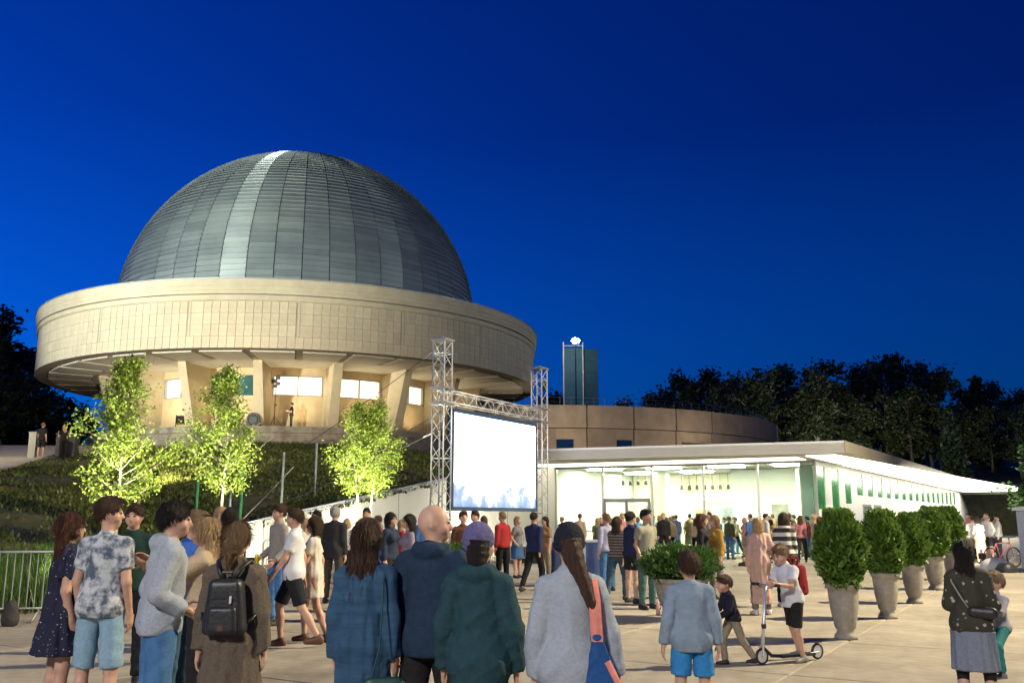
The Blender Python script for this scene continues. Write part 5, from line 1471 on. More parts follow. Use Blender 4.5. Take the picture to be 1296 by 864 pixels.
    # ---- lower garment
    if bottom:
        kind, m = bottom[0], bottom[1]; op = bottom[2] if len(bottom) > 2 else {}
        loose = op.get('loose', .016)
        s = S_(); body_prims(s, J, fem, loose, 'p'); s.cap((0, .005, .94), (0, .005, 1.06), .100 + loose * .5, .100 + loose * .4, .03, sx=1.16 if fem else 1.34)
        if kind == 'skirt':
            s.cap((0, .008, 1.0), (0, .008, op.get('hem', .55)), .115 + loose, .125 + loose + op.get('flare', .03), .05, sx=1.3); s.folds(.005, seed, True); s.cut((0, 0, op.get('hem', .55)), (0, 0, -1))
        else:
            for n in 'LR':
                h_, k2, a_ = J['H' + n], J['K' + n], J['A' + n]
                if kind == 'shorts':
                    f = op.get('len', .86); e = h_.lerp(k2, f); s.cap(h_, e + (k2 - h_).normalized() * .05, .085 + loose * .6, .062 + loose * 1.0, .012, clip=[(e, (k2 - h_).normalized())])
                else:
                    s.cap(h_, k2, .085 + loose * .7, .058 + loose * .8, .012); e = k2.lerp(a_, .96)
                    s.cap(k2, e + (a_ - k2).normalized() * .05, .058 + loose, op.get('cuff', .045) + loose * .7, .015, clip=[(e, (a_ - k2).normalized())])
            s.folds(op.get('fold', .004) * 1.6, seed + 3)
        s.cut((0, 0, op.get('top', 1.07)), (0, 0, 1))
        V, Q = s.net(); finish(V, Q, dict(pants='trousers', shorts='shorts', skirt='skirt')[kind], m)
    # ---- shoes
    if shoes:
        for n, sg in (('L', 1), ('R', -1)):
            a = J['A' + n]
            s = S_(a - Vector((.09, .24, .13)), a + Vector((.09, .14, .10)), min(vox, .012) if vox < .02 else vox)
            s.cap(a + Vector((0, .035, -.035)), a + Vector((sg * .018, -.145, -.047)), .043, .033, .02)
            s.cap(a + Vector((0, .01, 0)), a + Vector((0, -.02, -.03)), .043, .045, .03)
            s.cap(a + Vector((0, .035, -.058)), a + Vector((sg * .018, -.15, -.058)), .040, .034, .01)
            s.cut((0, 0, -dz), (0, 0, -1)); V, Q = s.net(); finish(V, Q, 'shoe', SHOE[shoes] if isinstance(shoes, str) else shoes)
    # ---- hair or headwear
    if hair:
        kind, m = hair[0], hair[1]
        hl = Vector(Hc) - Vector((.24, .24, .55 if kind in ('long', 'pony', 'beanie_long') else .24)); hh = Vector(Hc) + Vector((.24, .30, .28))
        hv = min(vox, .012) if vox < .02 else vox
        s = S_(hl, hh, hv)
        thick = dict(short=.011, shortest=.0035).get(kind, .014)
        if kind.startswith('beanie'):
            s.ell(hp(0, .016, 1.668), (.094 * k_, .115 * k_, .115 * k_), .01, fr); s.cut(hp(0, -.1, 1.652), (0, -.25, -1), fr)
            s.cap(hp(0, .012, 1.66), hp(0, .012, 1.667), .0, .0, 0, fr=fr)
        else:
            s.ell(hp(0, .020, 1.655), ((.077 + thick) * k_, (.098 + thick) * k_, (.106 + thick) * k_), .01, fr)
            s.ell(hp(0, -.115, 1.585), (.075 * k_, .095 * k_, .112 * k_), 0, fr, carve=True)
            if kind in ('short', 'shortest', 'pony', 'bun'): s.cut(hp(0, .06, 1.595), (0, -.55, -1), fr)
            else: s.cut(hp(0, .05, 1.56), (0, -.2, -1), fr)
        if kind == 'short': s.ell(hp(.01, -.045, 1.735), (.055 * k_, .05 * k_, .024 * k_), .02, fr)
        if kind == 'long':
            for q in (-1, 1):
                s.cap(hp(q * .055, .040, 1.64), hp(q * .066, .060, 1.46), .036, .036, .03, fr=fr)
                s.cap(hp(q * .066, .060, 1.46), hp(q * .060, .095, 1.27 + .02 * q), .036, .014, .03, fr=fr)
            s.cap(hp(0, .070, 1.64), hp(0, .100, 1.29), .048, .022, .03, sx=1.5, fr=fr)
        if kind == 'bob':
            for q in (-1, 1): s.cap(hp(q * .066, .03, 1.64), hp(q * .078, .03, 1.53), .042, .040, .03, fr=fr)
            s.cap(hp(0, .07, 1.62), hp(0, .07, 1.53), .06, .055, .03, sx=1.3, fr=fr)
        if kind == 'pony':
            s.cap(hp(0, .11, 1.62), hp(0, .135, 1.56), .034, .036, .02, fr=fr); s.cap(hp(0, .135, 1.56), hp(.02, .13, 1.42), .034, .014, .02, fr=fr)
        if kind == 'bun': s.ell(hp(0, .115, 1.70), (.045, .045, .045), .02, fr)
        if not kind.startswith('beanie'): s.strands(.0030, Hc)
        V, Q = s.net()
        if vox < .02 and not kind.startswith('beanie') and kind != 'shortest': V, Q = add_strands(V, Q, Hc, kind, seed, 2600 if vox < .0145 else 900)
        finish(V, Q, 'hair' if not kind.startswith('beanie') else 'beanie', m)
        if kind == 'beanie_long':
            pass
        if kind.startswith('beanie'):
            s = S_(hl, hh, hv); s.ell(hp(0, .016, 1.662), (.099 * k_, .120 * k_, .112 * k_), .01, fr); s.cut(hp(0, -.1, 1.690), (0, .25, 1), fr); s.cut(hp(0, -.1, 1.645), (0, -.25, -1), fr)
            V, Q = s.net(); finish(V, Q, 'beanie_cuff', m)
    root['_dz'] = dz; root['_s'] = sc_
    return root, J, dz, sc_
def at_person(root, J, dz, s_, q):
    """world position of a rig point of a placed person"""
    v = Vector((q[0] * s_, q[1] * s_, (q[2] + dz) * s_)); return Matrix.Rotation(root.rotation_euler[2], 3, 'Z') @ v + Vector(root.location)
def place(t, px, Y, rz, label, z=0.004, group=None, zref=1.2):
    r, J, dz, s_ = t
    for k in ('_dz', '_s'): del r[k]
    r.location = (gx(px, Y, zref), Y, z); r.rotation_euler = (0, 0, radians(rz)); tag(r, label, 'person', group)
    return t

denim_l = cloth('light_denim', (.21, .35, .47), (.27, .42, .53), scale=40)
denim = cloth('denim', (.05, .14, .31), (.075, .19, .38), scale=14)
denim_d = cloth('dark_denim', (.03, .07, .11), (.05, .10, .15), scale=7)
black = cloth('black', (.012, .012, .014), (.02, .02, .023))
def floral(name, base, dots, scale, thr):
    m = bpy.data.materials.new('cloth_' + name); m.use_nodes = True; nt = m.node_tree; N = nt.nodes; L = nt.links; b = N['Principled BSDF']
    b.inputs['Roughness'].default_value = .85; tc = N.new('ShaderNodeTexCoord'); v = N.new('ShaderNodeTexVoronoi'); v.inputs['Scale'].default_value = scale
    nz = N.new('ShaderNodeTexNoise'); nz.inputs['Scale'].default_value = scale * 1.4; nz.inputs['Detail'].default_value = 3
    L.new(tc.outputs['Object'], v.inputs['Vector']); L.new(tc.outputs['Object'], nz.inputs['Vector'])
    s = N.new('ShaderNodeMath'); s.operation = 'MULTIPLY_ADD'; L.new(nz.outputs['Fac'], s.inputs[0]); s.inputs[1].default_value = .5; L.new(v.outputs['Distance'], s.inputs[2])
    r = N.new('ShaderNodeValToRGB'); e = r.color_ramp.elements; e[0].position = thr; e[0].color = tuple(dots) + (1,); e[1].position = thr + .06; e[1].color = tuple(base) + (1,)
    L.new(s.outputs[0], r.inputs['Fac']); L.new(r.outputs['Color'], b.inputs['Base Color']); return m
def stripes(name, c1, c2, per):
    m = bpy.data.materials.new('cloth_' + name); m.use_nodes = True; nt = m.node_tree; N = nt.nodes; L = nt.links; b = N['Principled BSDF']
    b.inputs['Roughness'].default_value = .9; tc = N.new('ShaderNodeTexCoord'); w = N.new('ShaderNodeTexWave'); w.bands_direction = 'Z'; w.inputs['Scale'].default_value = per; w.inputs['Distortion'].default_value = .3
    L.new(tc.outputs['Object'], w.inputs['Vector']); r = N.new('ShaderNodeValToRGB'); r.color_ramp.interpolation = 'CONSTANT'; e = r.color_ramp.elements; e[0].position = 0; e[0].color = tuple(c1) + (1,); e[1].position = .55; e[1].color = tuple(c2) + (1,)
    L.new(w.outputs['Fac'], r.inputs['Fac']); L.new(r.outputs['Color'], b.inputs['Base Color']); return m
f_navy = floral('navy_floral', (.008, .010, .035), (.42, .40, .45), 34, .36)
f_olive = floral('olive_floral', (.035, .036, .022), (.40, .34, .30), 15, .40)
tie = cloth('tie_dye', (.09, .12, .17), (.55, .58, .60), scale=14, detail=12, c0=.40, c1=.58)

NEAR, MID = .0125, .017
MP = make_person
# ---- the chatting group on the left
P_dress = place(MP(1.68, True, pose(la=((.25, .1, -1), (.05, -.9, -.5)), ra=((.12, .12, -1), (.02, -.25, -1))), top=('dress', f_navy, dict(hem=.60, flare=.085, loose=.016, sleeve=.40, pleat=.010)), hair=('long', HAIR['auburn']), shoes='black', vox=NEAR, yaw=radians(-15)), 84, 7.7, 130, 'woman with long auburn hair in a navy floral dress')
P_tie = place(MP(1.805, False, pose(la=((.2, .1, -1), (.0, -.35, -1)), ra=((.2, .1, -1), (0, -.35, -1))), top=('tee', tie, dict(loose=.030, hem=.86)), bottom=('shorts', denim_l, dict(len=1.02, loose=.026)), hair=('short', HAIR['brown']), shoes='white', vox=NEAR, yaw=radians(-62), build=.92), 132, 7.45, 172, 'man in a grey and white tie-dye T-shirt and light denim shorts')
place(MP(1.78, False, STAND, top=('tee', cloth('bottle_green', (.012, .04, .032))), bottom=('pants', black), hair=('short', HAIR['brown']), vox=MID, yaw=radians(-14)), 166, 9.6, 15, 'man in a dark green T-shirt facing the chatting group')
P_hood = place(MP(1.755, False, pose(la=((.22, .30, -1), (-.15, -.9, -.45)), ra=((.30, .34, -1), (-.20, -.9, -.50))), lean=radians(4), top=('hood', cloth('grey_marl', (.30, .34, .40), (.38, .42, .47), scale=60), dict(loose=.048, hem=.87, sleeve=.93, rib=True, fold=.007)), bottom=('pants', denim, dict(loose=.034, cuff=.07, fold=.006)), hair=('short', HAIR['dark']), shoes='white', vox=NEAR, yaw=radians(-8)), 206, 6.55, 118, 'young man in a pale grey hoodie and baggy blue jeans')
place(MP(1.64, True, pose(la=((.35, -.7, -.4), (-.2, -.8, .35)), ra=((.3, -.8, -.3), (-.3, -.8, .35))), top=('long', cloth('beige_knit', (.42, .33, .22), (.50, .40, .28), scale=40), dict(loose=.045, hem=.92, fold=.006)), bottom=('pants', black, dict(loose=.02)), hair=('long', HAIR['blond']), vox=NEAR, build=1.08), 258, 7.9, -80, 'blonde woman in a beige sweater and black trousers, hugging')
place(MP(1.72, False, pose(la=((.4, -.6, -.6), (-.3, -.8, .1)), ra=((.4, -.6, -.6), (-.3, -.8, .1))), lean=radians(8), top=('tee', cloth('royal_blue', (.02, .09, .42))), bottom=('pants', denim_d), hair=('short', HAIR['sand']), vox=MID), 232, 8.5, 80, 'man in a royal blue T-shirt being hugged')
P_coat = place(MP(1.61, True, pose(la=((.22, .05, -1), (.12, -.10, -1)), ra=((.22, .05, -1), (.10, -.14, -1))), top=('coat', cloth('taupe_coat', (.105, .083, .062), (.135, .108, .082), scale=50, bump=.4), dict(hem=.22, flare=.09, loose=.05, pleat=.006, fold=.006)), bottom=('pants', black), hair=('pony', HAIR['sand']), vox=NEAR), 297, 6.2, 180, 'woman in a long taupe coat seen from behind')
place(MP(1.78, True, STAND, top=('long', black), bottom=('pants', black), hair=('long', HAIR['blond']), vox=MID), 277, 12.2, 5, 'blonde woman in black facing the camera behind the long coat')
place(MP(1.76, True, STAND, top=('long', cloth('near_black', (.01, .01, .013))), bottom=('pants', black), hair=('long', HAIR['dark']), vox=MID), 289, 11.2, 170, 'person in black with dark hair beside the blonde woman in black')

# backpack on the long coat
def backpack(px_root, label, m, H=.36, Wd=.27, Dp=.13, emblem=True, name='backpack'):
    r, J, dz, s_ = px_root
    up = J['up']; c = up((0, .185, 1.20)); w = at_person(r, J, dz, s_, c)
    o = empty(name, w, r.rotation_euler[2]); tag(o, label, 'backpack')
    s = SDF((-.2, -.12, -.26), (.2, .14, .26), .011)
    s.rbox((0, 0, -.01), (.125, .065, .175), .045, .01, .16); s.folds(.0022, 5)
    V, Q = s.net(); me = mesh_np('pack_body', V, Q); me.materials.append(m); put('pack_body', me, o)
    s = SDF((-.16, .0, -.22), (.16, .15, .1), .011); s.rbox((0, .07, -.085), (.095, .03, .085), .028, .01, .06); V, Q = s.net(); me = mesh_np('front_pocket', V, Q); me.materials.append(m); put('front_pocket', me, o)
    b = MB(); b.tube([(-.10, .062, .035), (-.05, .068, .05), (.05, .068, .05), (.10, .062, .035)], .005, 5); b.build('zip_seam', M_dark, o)
    b = MB(); b.tube([(-.03, -.01, .165), (-.03, 0, .205), (.03, 0, .205), (.03, -.01, .165)], .009, 6); b.build('grab_loop', m, o)
    for q in (-1, 1):
        b = MB(); b.tube([(q * .035, -.02, .155), (q * .075, -.045, .23), (q * .105, -.13, .27), (q * .115, -.23, .23)], .014, 6); b.build('strap', m, o, True)
        b = MB(); b.tube([(q * .10, .0, -.13), (q * .16, -.04, -.09), (q * .18, -.1, -.05)], .010, 6); b.build('side_strap', m, o, True)
    if emblem:
        b = MB(); b.box((0, .098, -.13), (.035, .006, .035)); b.build('emblem', mat('leather_patch', (.09, .03, .025), rough=.6), o)
        for z in (.04, -.045): b = MB(); b.box((-.05, .078 if z > 0 else .082, z), (.012, .012, .045)); b.build('zip_pull', M_alu, o)
    return o
backpack(P_coat, 'small black backpack worn on the long taupe coat', mat('black_leather', (.013, .014, .017), (.022, .023, .027), scale=30, rough=.45, bump=.2))
w = at_person(P_coat[0], P_coat[1], P_coat[2], P_coat[3], P_coat[1]['head'] + Vector((0, .118, .005)))
b = MB(); b.tube([(.036 * cos(a), .012 * cos(a * 3), .03 * sin(a)) for a in np.linspace(0, 2 * pi, 13)], .012, 6); o = b.build('hair_tie', mat('pink_satin', (.55, .36, .33), rough=.4), None, True, w); o.rotation_euler = (0, 0, pi); tag(o, 'pale pink hair tie in the low ponytail', 'hair tie')

# ---- walking and standing middle group
place(MP(1.80, False, WALK, top=('tee', cloth('white_shirt', (.62, .64, .68), (.7, .72, .75)), dict(loose=.034, hem=.86)), bottom=('shorts', cloth('charcoal', (.018, .02, .026)), dict(len=.92, loose=.03)), hair=('short', HAIR['brown']), shoes='brown', vox=MID), 372, 12.4, -84, 'man striding in a white shirt and dark shorts')
place(MP(1.68, True, pose(**{**WALK, 'll': ((.02, .2, -1), (0, .4, -1)), 'rl': ((.02, -.28, -1), (0, .05, -1))}), top=('dress', cloth('cream_dress', (.62, .58, .50), (.68, .64, .56)), dict(hem=.62, flare=.03, loose=.022, sleeve=.4)), hair=('bob', HAIR['brown']), shoes='brown', vox=MID), 397, 12.9, -84, 'woman in a cream dress walking behind the man in the white shirt')
P_vest = place(MP(1.86, False, pose(la=((.15, .1, -1), (0, -.75, -.75)), ra=((.2, .1, -1), (-.05, -.8, -.6))), top=('long', cloth('stone_shirt', (.32, .30, .26)), dict(loose=.03)), bottom=('pants', denim), hair=('short', HAIR['brown']), vox=MID), 352, 14.9, -50, 'bearded man in a stone shirt and jeans holding a yellow can')
w = at_person(P_vest[0], P_vest[1], P_vest[2], P_vest[3], P_vest[1]['WR'] + P_vest[1]['hdR'] * .09)
r = empty('drink_can', w - Vector((0, 0, .06))); tag(r, 'bright yellow drinks can in the bearded man\'s hand', 'can')
b = MB(); b.lathe([(.005, 0), (.028, 0), (.033, .012), (.033, .145), (.027, .16), (.026, .165)], 16); b.build('can_body', mat('yellow_can', (.75, .62, .02), rough=.3, metal=.3), r, True)
b = MB(); b.lathe([(.004, .160), (.026, .162)], 16); b.build('lid', M_alu, r)
place(MP(1.86, False, STAND, top=('coat', cloth('charcoal_jacket', (.03, .03, .032)), dict(loose=.045, hem=.80)), bottom=('pants', cloth('brown_trousers', (.07, .058, .045))), hair=('short', HAIR['grey']), vox=MID), 423, 18.6, 165, 'grey haired man in a charcoal jacket seen from behind')
place(MP(1.80, False, STAND, top=('long', cloth('brown_jacket', (.07, .045, .03)), dict(loose=.04)), bottom=('pants', denim_d), hair=('short', HAIR['dark']), vox=MID), 400, 20.5, -20, 'man in a brown jacket beside the grey haired man')
place(MP(1.86, False, STAND, top=('tee', cloth('slate', (.10, .11, .13))), bottom=('pants', black), hair=('shortest', HAIR['dark']), skin=1, vox=MID), 463, 20.0, -10, 'tanned man in a slate T-shirt in front of the white wing wall')
place(MP(1.74, True, STAND, top=('long', cloth('navy_knit', (.02, .03, .06))), bottom=('pants', black), hair=('bob', HAIR['dark']), vox=MID), 494, 17.0, 60, 'woman with a dark bob in a navy knit')
place(MP(1.70, True, STAND, top=('long', cloth('mauve', (.22, .19, .24))), bottom=('pants', denim), hair=('bob', HAIR['dark']), vox=MID), 517, 15.5, -70, 'woman with a dark bob in a mauve top')
place(MP(1.78, False, STAND, top=('long', cloth('rust', (.12, .05, .03))), bottom=('pants', denim_d), hair=('short', HAIR['auburn']), vox=MID), 586, 19.0, 20, 'man with reddish hair in a rust top in front of the screen')
place(MP(1.80, False, STAND, top=('long', cloth('plum', (.07, .03, .05))), bottom=('pants', denim_d), hair=('short', HAIR['brown']), vox=MID), 601, 20.5, -25, 'man in a plum top in front of the screen')
# ---- large foreground figures from behind
place(MP(1.635, True, pose(la=((.22, .05, -1), (.05, -.2, -1)), ra=((.22, .05, -1), (.05, -.2, -1))), top=('coat', cloth('indigo_denim', (.025, .065, .13), (.04, .10, .18), scale=4, stretch=(1, 1, 7)), dict(hem=.40, flare=.03, loose=.042, fold=.007)), bottom=('pants', denim_d), hair=('long', HAIR['brown']), vox=NEAR, build=.98), 462, 5.75, 165, 'woman with long brown hair in an indigo denim coat dress')
P_bald = place(MP(1.73, False, pose(la=((.25, .05, -1), (.05, -.3, -1)), ra=((.25, .05, -1), (.05, -.3, -1))), top=('hood', cloth('navy_jacket', (.012, .028, .06), (.018, .038, .075)), dict(loose=.05, hem=.84, fold=.006)), bottom=('pants', black, dict(loose=.03)), hair=None, vox=NEAR, yaw=radians(-70), skin=0), 548, 5.8, 165, 'bald man in a navy hooded jacket')
P_bean = place(MP(1.605, True, pose(la=((.28, .05, -1), (.05, -.3, -1)), ra=((.28, .05, -1), (.05, -.3, -1))), top=('hood', cloth('teal_jacket', (.014, .045, .060), (.02, .06, .075)), dict(loose=.058, hem=.70, fold=.008)), bottom=('pants', black), hair=('beanie', cloth('purple_knit', (.10, .09, .22), (.14, .13, .28), scale=60, bump=.6)), vox=NEAR, yaw=radians(-25), build=1.0), 606, 5.35, 172, 'person in a purple beanie and a dark teal hooded jacket')
P_tote = place(MP(1.605, True, pose(la=((.22, .05, -1), (.05, -.2, -1)), ra=((.34, .05, -1), (.16, -.2, -1))), top=('long', cloth('pale_grey_knit', (.30, .34, .40), (.36, .40, .46), scale=50), dict(loose=.045, hem=.66, fold=.006)), bottom=('pants', black), hair=('beanie_long', cloth('ink_knit', (.010, .012, .022), (.018, .02, .034), scale=60, bump=.6)), vox=NEAR, yaw=radians(-12)), 722, 5.15, 178, 'woman in a dark beanie and pale grey sweater with a tote bag')
# long plait of the woman in the dark beanie: hair tucked out under the cap
def ponytail(t, m, pts, rad):
    r, J, dz, s_ = t; b = MB(); q = [Vector((p[0] * s_, p[1] * s_, (p[2] + dz) * s_)) for p in pts]; fine = []; rr = []
    for k in range(len(q) - 1):
        for f in np.linspace(0, 1, 9)[:-1]:
            fine.append(q[k].lerp(q[k + 1], float(f))); rr.append((rad[k] + (rad[k + 1] - rad[k]) * f) * (1 + .035 * sin(len(fine) * 1.5)))
    b.tube(fine, rr, 14)
    b.V = [(x + .0015 * sin(z * 60 + x * 90), y, z) for (x, y, z) in b.V]; b.build('hair', m, r, True)
ponytail(P_tote, HAIR['brown'], [(0, .055, 1.66), (-.02, .085, 1.57), (-.07, .115, 1.45), (-.115, .135, 1.32), (-.15, .13, 1.20)], [.066, .058, .040, .030, .008])
ponytail(P_bean, HAIR['dark'], [(0, .045, 1.66), (0, .055, 1.58), (0, .075, 1.49)], [.072, .066, .045])
# tote bag: blue body, coral strap, in the woman's own frame (local +Y is her back)
r0, J, dz, s_ = P_tote
r = empty('tote_bag', r0.location, r0.rotation_euler[2]); tag(r, 'blue tote bag with a coral strap on the grey sweater', 'bag')
def TL_(q): return ((q[0]) * s_, q[1] * s_, (q[2] + dz) * s_)
s = SDF((-.46, -.02, .62), (.0, .32, 1.22), .012); s.cap((-.28, .16, .74), (-.10, .18, .74), .06, .06, .02); s.cap((-.16, .165, 1.13), (-.13, .165, 1.13), .022, .022, .02)
s.cap((-.19, .165, .76), (-.145, .165, 1.12), .13, .035, .03, sy=.38); s.folds(.006, 2); V, Q = s.net()
me = mesh_np('bag_body', (V + [0, 0, dz]) * s_, Q); me.materials.append(cloth('tote_blue', (.012, .06, .20), (.02, .09, .27))); put('bag_body', me, r)
V = []
for (x, y, z) in ((-.145, .175, 1.10), (-.14, .165, 1.22), (-.135, .135, 1.34), (-.125, .075, 1.435), (-.12, .0, 1.462), (-.125, -.07, 1.42)):
    V += [TL_((x - .034, y, z)), TL_((x + .034, y, z)), TL_((x + .034, y + .008, z + .006)), TL_((x - .034, y + .008, z + .006))]
Fc = [(k*4+j, k*4+(j+1) % 4, k*4+4+(j+1) % 4, k*4+4+j) for k in range(5) for j in range(4)]
me = mesh_from('strap', V, Fc, True); me.materials.append(cloth('coral', (.62, .20, .16), (.68, .25, .2))); put('strap', me, r)
b = MB(); b.tube([TL_((-.20, .19, 1.0)), TL_((-.27, .20, .86)), TL_((-.34, .19, .72)), TL_((-.36, .17, .66))], .017, 8); b.build('piping', cloth('coral', (.62, .20, .16)), r, True)
# small green handbag low beside the denim coat dress
w = Vector((gx(486, 5.5, .7), 5.5, .66)); r = empty('handbag', w, radians(10)); tag(r, 'small dark green handbag beside the indigo coat dress', 'bag')
s = SDF((-.16, -.08, -.14), (.16, .08, .14), .011); s.cap((-.08, 0, -.04), (.08, 0, -.04), .06, .06, .02, sy=.6); s.cap((-.07, 0, .04), (.07, 0, .04), .055, .055, .02, sy=.5); V, Q = s.net(); me = mesh_np('bag_body', V, Q); me.materials.append(mat('green_leather', (.006, .05, .04), rough=.5)); put('bag_body', me, r)
b = MB(); b.tube([(-.08, .0, .06), (-.03, .02, .25), (-.02, .06, .45), (-.015, .10, .60), (.0, .16, .66)], .005, 6); b.build('strap', mat('green_leather', (.01, .10, .07)), r)

# ---- right half
place(MP(1.80, False, pose(la=((.2, .1, -1), (-.1, -.5, -.9)), ra=((.22, .12, -1), (-.05, -.45, -.9))), top=('tee', cloth('sage_shirt', (.22, .22, .17), (.26, .26, .2)), dict(loose=.032, hem=.88)), bottom=('pants', cloth('green_jeans', (.05, .11, .10), (.08, .15, .14))), hair=('short', HAIR['dark']), shoes='black', skin=1, vox=MID, yaw=radians(10)), 818, 17.4, 35, 'man in a sage T-shirt and green jeans beside the round hedge planter')
place(MP(1.76, True, STAND, top=('long', cloth('navy_top', (.02, .025, .07))), bottom=('shorts', black, dict(len=.7)), hair=('bun', HAIR['dark']), vox=MID), 799, 18.6, 120, 'woman in navy with a hair bun behind the man in the sage T-shirt')
place(MP(1.70, True, WALK, top=('long', stripes('brown_stripes', (.06, .045, .035), (.22, .19, .16), 5.5), dict(loose=.035)), bottom=('pants', denim_d), hair=('long', HAIR['brown']), vox=MID), 781, 19.2, 150, 'woman in a brown striped sweater walking past the blue counter')
place(MP(1.74, False, STAND, top=('long', cloth('violet_shirt', (.42, .42, .58))), bottom=('pants', denim), hair=('short', HAIR['sand']), vox=MID), 768, 21.6, -150, 'person in a pale violet shirt behind the striped sweater')
P_boy = place(MP(1.36, False, pose(la=((.3, .12, -1), (.15, -.12, -1)), ra=((.26, .1, -1), (.12, -.12, -1))), top=('long', cloth('blue_grey_jacket', (.20, .27, .36), (.25, .32, .41), scale=20), dict(loose=.05, hem=.82, fold=.006)), bottom=('shorts', cloth('bright_blue', (.03, .20, .50), (.04, .25, .56)), dict(len=.80, loose=.04)), hair=('short', HAIR['brown']), shoes='grey', vox=NEAR, child=True, build=1.0), 874, 7.4, 183, 'boy in a blue-grey jacket and bright blue shorts', zref=.9)
place(MP(1.72, True, STAND, top=('long', black, dict(loose=.03)), bottom=('pants', black), hair=('bob', HAIR['auburn']), vox=MID), 889, 18.2, 70, 'woman with a curly auburn bob in black behind the round hedge planter')
place(MP(1.70, True, STAND, top=('long', cloth('ochre', (.40, .24, .05))), bottom=('pants', cloth('stone_trousers', (.25, .23, .2))), hair=('bob', HAIR['sand']), vox=MID), 905, 19.6, -60, 'woman in an ochre top behind the round hedge planter')
def quilt():
    m = cloth('pink_quilt', (.44, .29, .25), (.50, .34, .29), scale=20)
    return m
place(MP(1.64, True, pose(la=((.2, .05, -1), (.05, -.2, -1)), ra=((.45, .3, -1), (.35, .3, -1))), top=('coat', quilt(), dict(hem=.20, flare=.01, loose=.07, fold=.008)), bottom=('pants', cloth('grey_leggings', (.16, .16, .17))), hair=('bob', HAIR['blond']), shoes='white', vox=MID), 960, 16.4, 190, 'blonde woman in a long pink quilted coat')
place(MP(1.74, True, STAND, top=('hood', stripes('mono_stripes', (.03, .035, .035), (.55, .55, .52), 2.0), dict(loose=.045)), bottom=('pants', black), hair=('bob', HAIR['brown']), shoes='white', vox=MID), 993, 17.8, 175, 'person in a black and white striped hoodie beside the pink coat')
P_scoot = place(MP(1.34, False, pose(la=((.25, -.55, -.8), (-.1, -.95, .12)), ra=((.25, -.35, -.9), (-.15, -1, .05)), ll=((.05, -.15, -1), (.02, .25, -1)), rl=((.18, .30, -1), (.1, .42, -1))), lean=radians(16), pitch=radians(14), top=('tee', cloth('white_tee', (.60, .62, .66), (.66, .68, .72)), dict(loose=.035, hem=.82)), bottom=('shorts', black, dict(len=.95, loose=.02)), hair=('short', HAIR['sand']), shoes='grey', vox=.013, child=True), 1003, 11.15, -62, 'child in a white T-shirt and black shorts leaning on a scooter', zref=.7)
backpack(P_scoot, 'dark red backpack worn by the child on the scooter', cloth('red_pack', (.22, .012, .02), (.28, .02, .03)), emblem=False)
# kick scooter under the child's hands
r0, J, dz, s_ = P_scoot
hL = at_person(r0, J, dz, s_, J['WL'] + J['hdL'] * .07); hR = at_person(r0, J, dz, s_, J['WR'] + J['hdR'] * .07); hc = (hL + hR) / 2
rz = r0.rotation_euler[2]; fwd = Matrix.Rotation(rz, 3, 'Z') @ Vector((0, -1, 0)); bar = Matrix.Rotation(rz, 3, 'Z') @ Vector((1, 0, 0))
rt = empty('kick_scooter', (hc.x, hc.y, 0.002)); tag(rt, 'silver kick scooter with black deck ridden by the child in white', 'scooter')
hz_ = hc.z; back = -fwd
fw = fwd * .10
b = MB(); b.tube([bar * -.2 + Vector((0, 0, hz_)), bar * .2 + Vector((0, 0, hz_))], .012, 8); hb = b.build('handlebar', M_galv, rt)
for q in (-1, 1): b = MB(); b.tube([bar * (q * .10) + Vector((0, 0, hz_)), bar * (q * .225) + Vector((0, 0, hz_))], .019, 10); b.build('grip', M_black, hb)
b = MB(); b.tube([Vector((0, 0, hz_)), fw * .6 + Vector((0, 0, .42)), fw + Vector((0, 0, .16))], [.017, .019, .022], 10); b.build('steering_column', mat('polished_alu', (.75, .76, .78), rough=.38, metal=.7), rt, True)
b = MB(); b.tube([fw * .55 + Vector((0, 0, .40)), fw * .62 + Vector((0, 0, .45))], .028, 10); b.build('clamp', M_black, rt)
b = MB(); b.tube([fw + Vector((0, 0, .2)), fw * .6 + back * .1 + Vector((0, 0, .09)), back * .2 + Vector((0, 0, .075))], .02, 8); b.build('neck', M_black, rt)
b = MB(); c_ = back * .42; b.box((c_.x, c_.y, .075), (.11, .52, .03), atan2(fwd.y, fwd.x) - pi / 2); b.build('deck', M_black, rt)
for q, pos in ((0, fw * 1.1), (1, back * .76)):
    M_ = Matrix.Translation((pos.x, pos.y, .095)) @ Matrix.Rotation(atan2(fwd.y, fwd.x), 4, 'Z') @ Matrix.Rotation(pi / 2, 4, 'X')
    b = MB(); b.lathe([(.070, -.013), (.088, -.014), (.095, 0), (.088, .014), (.070, .013), (.070, -.013)], 24); b.V = [tuple(M_ @ Vector(v)) for v in b.V]; wh = b.build('wheel', M_black, rt, True)
    b = MB(); b.lathe([(.012, -.012), (.070, -.008), (.070, .008), (.012, .012)], 16); b.V = [tuple(M_ @ Vector(v)) for v in b.V]; b.build('hub', M_alu, wh)
    b = MB()
    for sg in (-1, 1): p0 = pos + bar * (.03 * sg); b.tube([p0 + Vector((0, 0, .095)), (p0 + Vector((0, 0, .21)) if q == 0 else p0 + fwd * .14 + Vector((0, 0, .085)))], .009, 6)
    b.build('fork' if q == 0 else 'rear_bracket', M_alu, rt)
b = MB(); p0 = back * .76; b.box((p0.x, p0.y, .197), (.05, .12, .008), atan2(fwd.y, fwd.x) - pi / 2); b.build('brake_fender', M_black, rt)

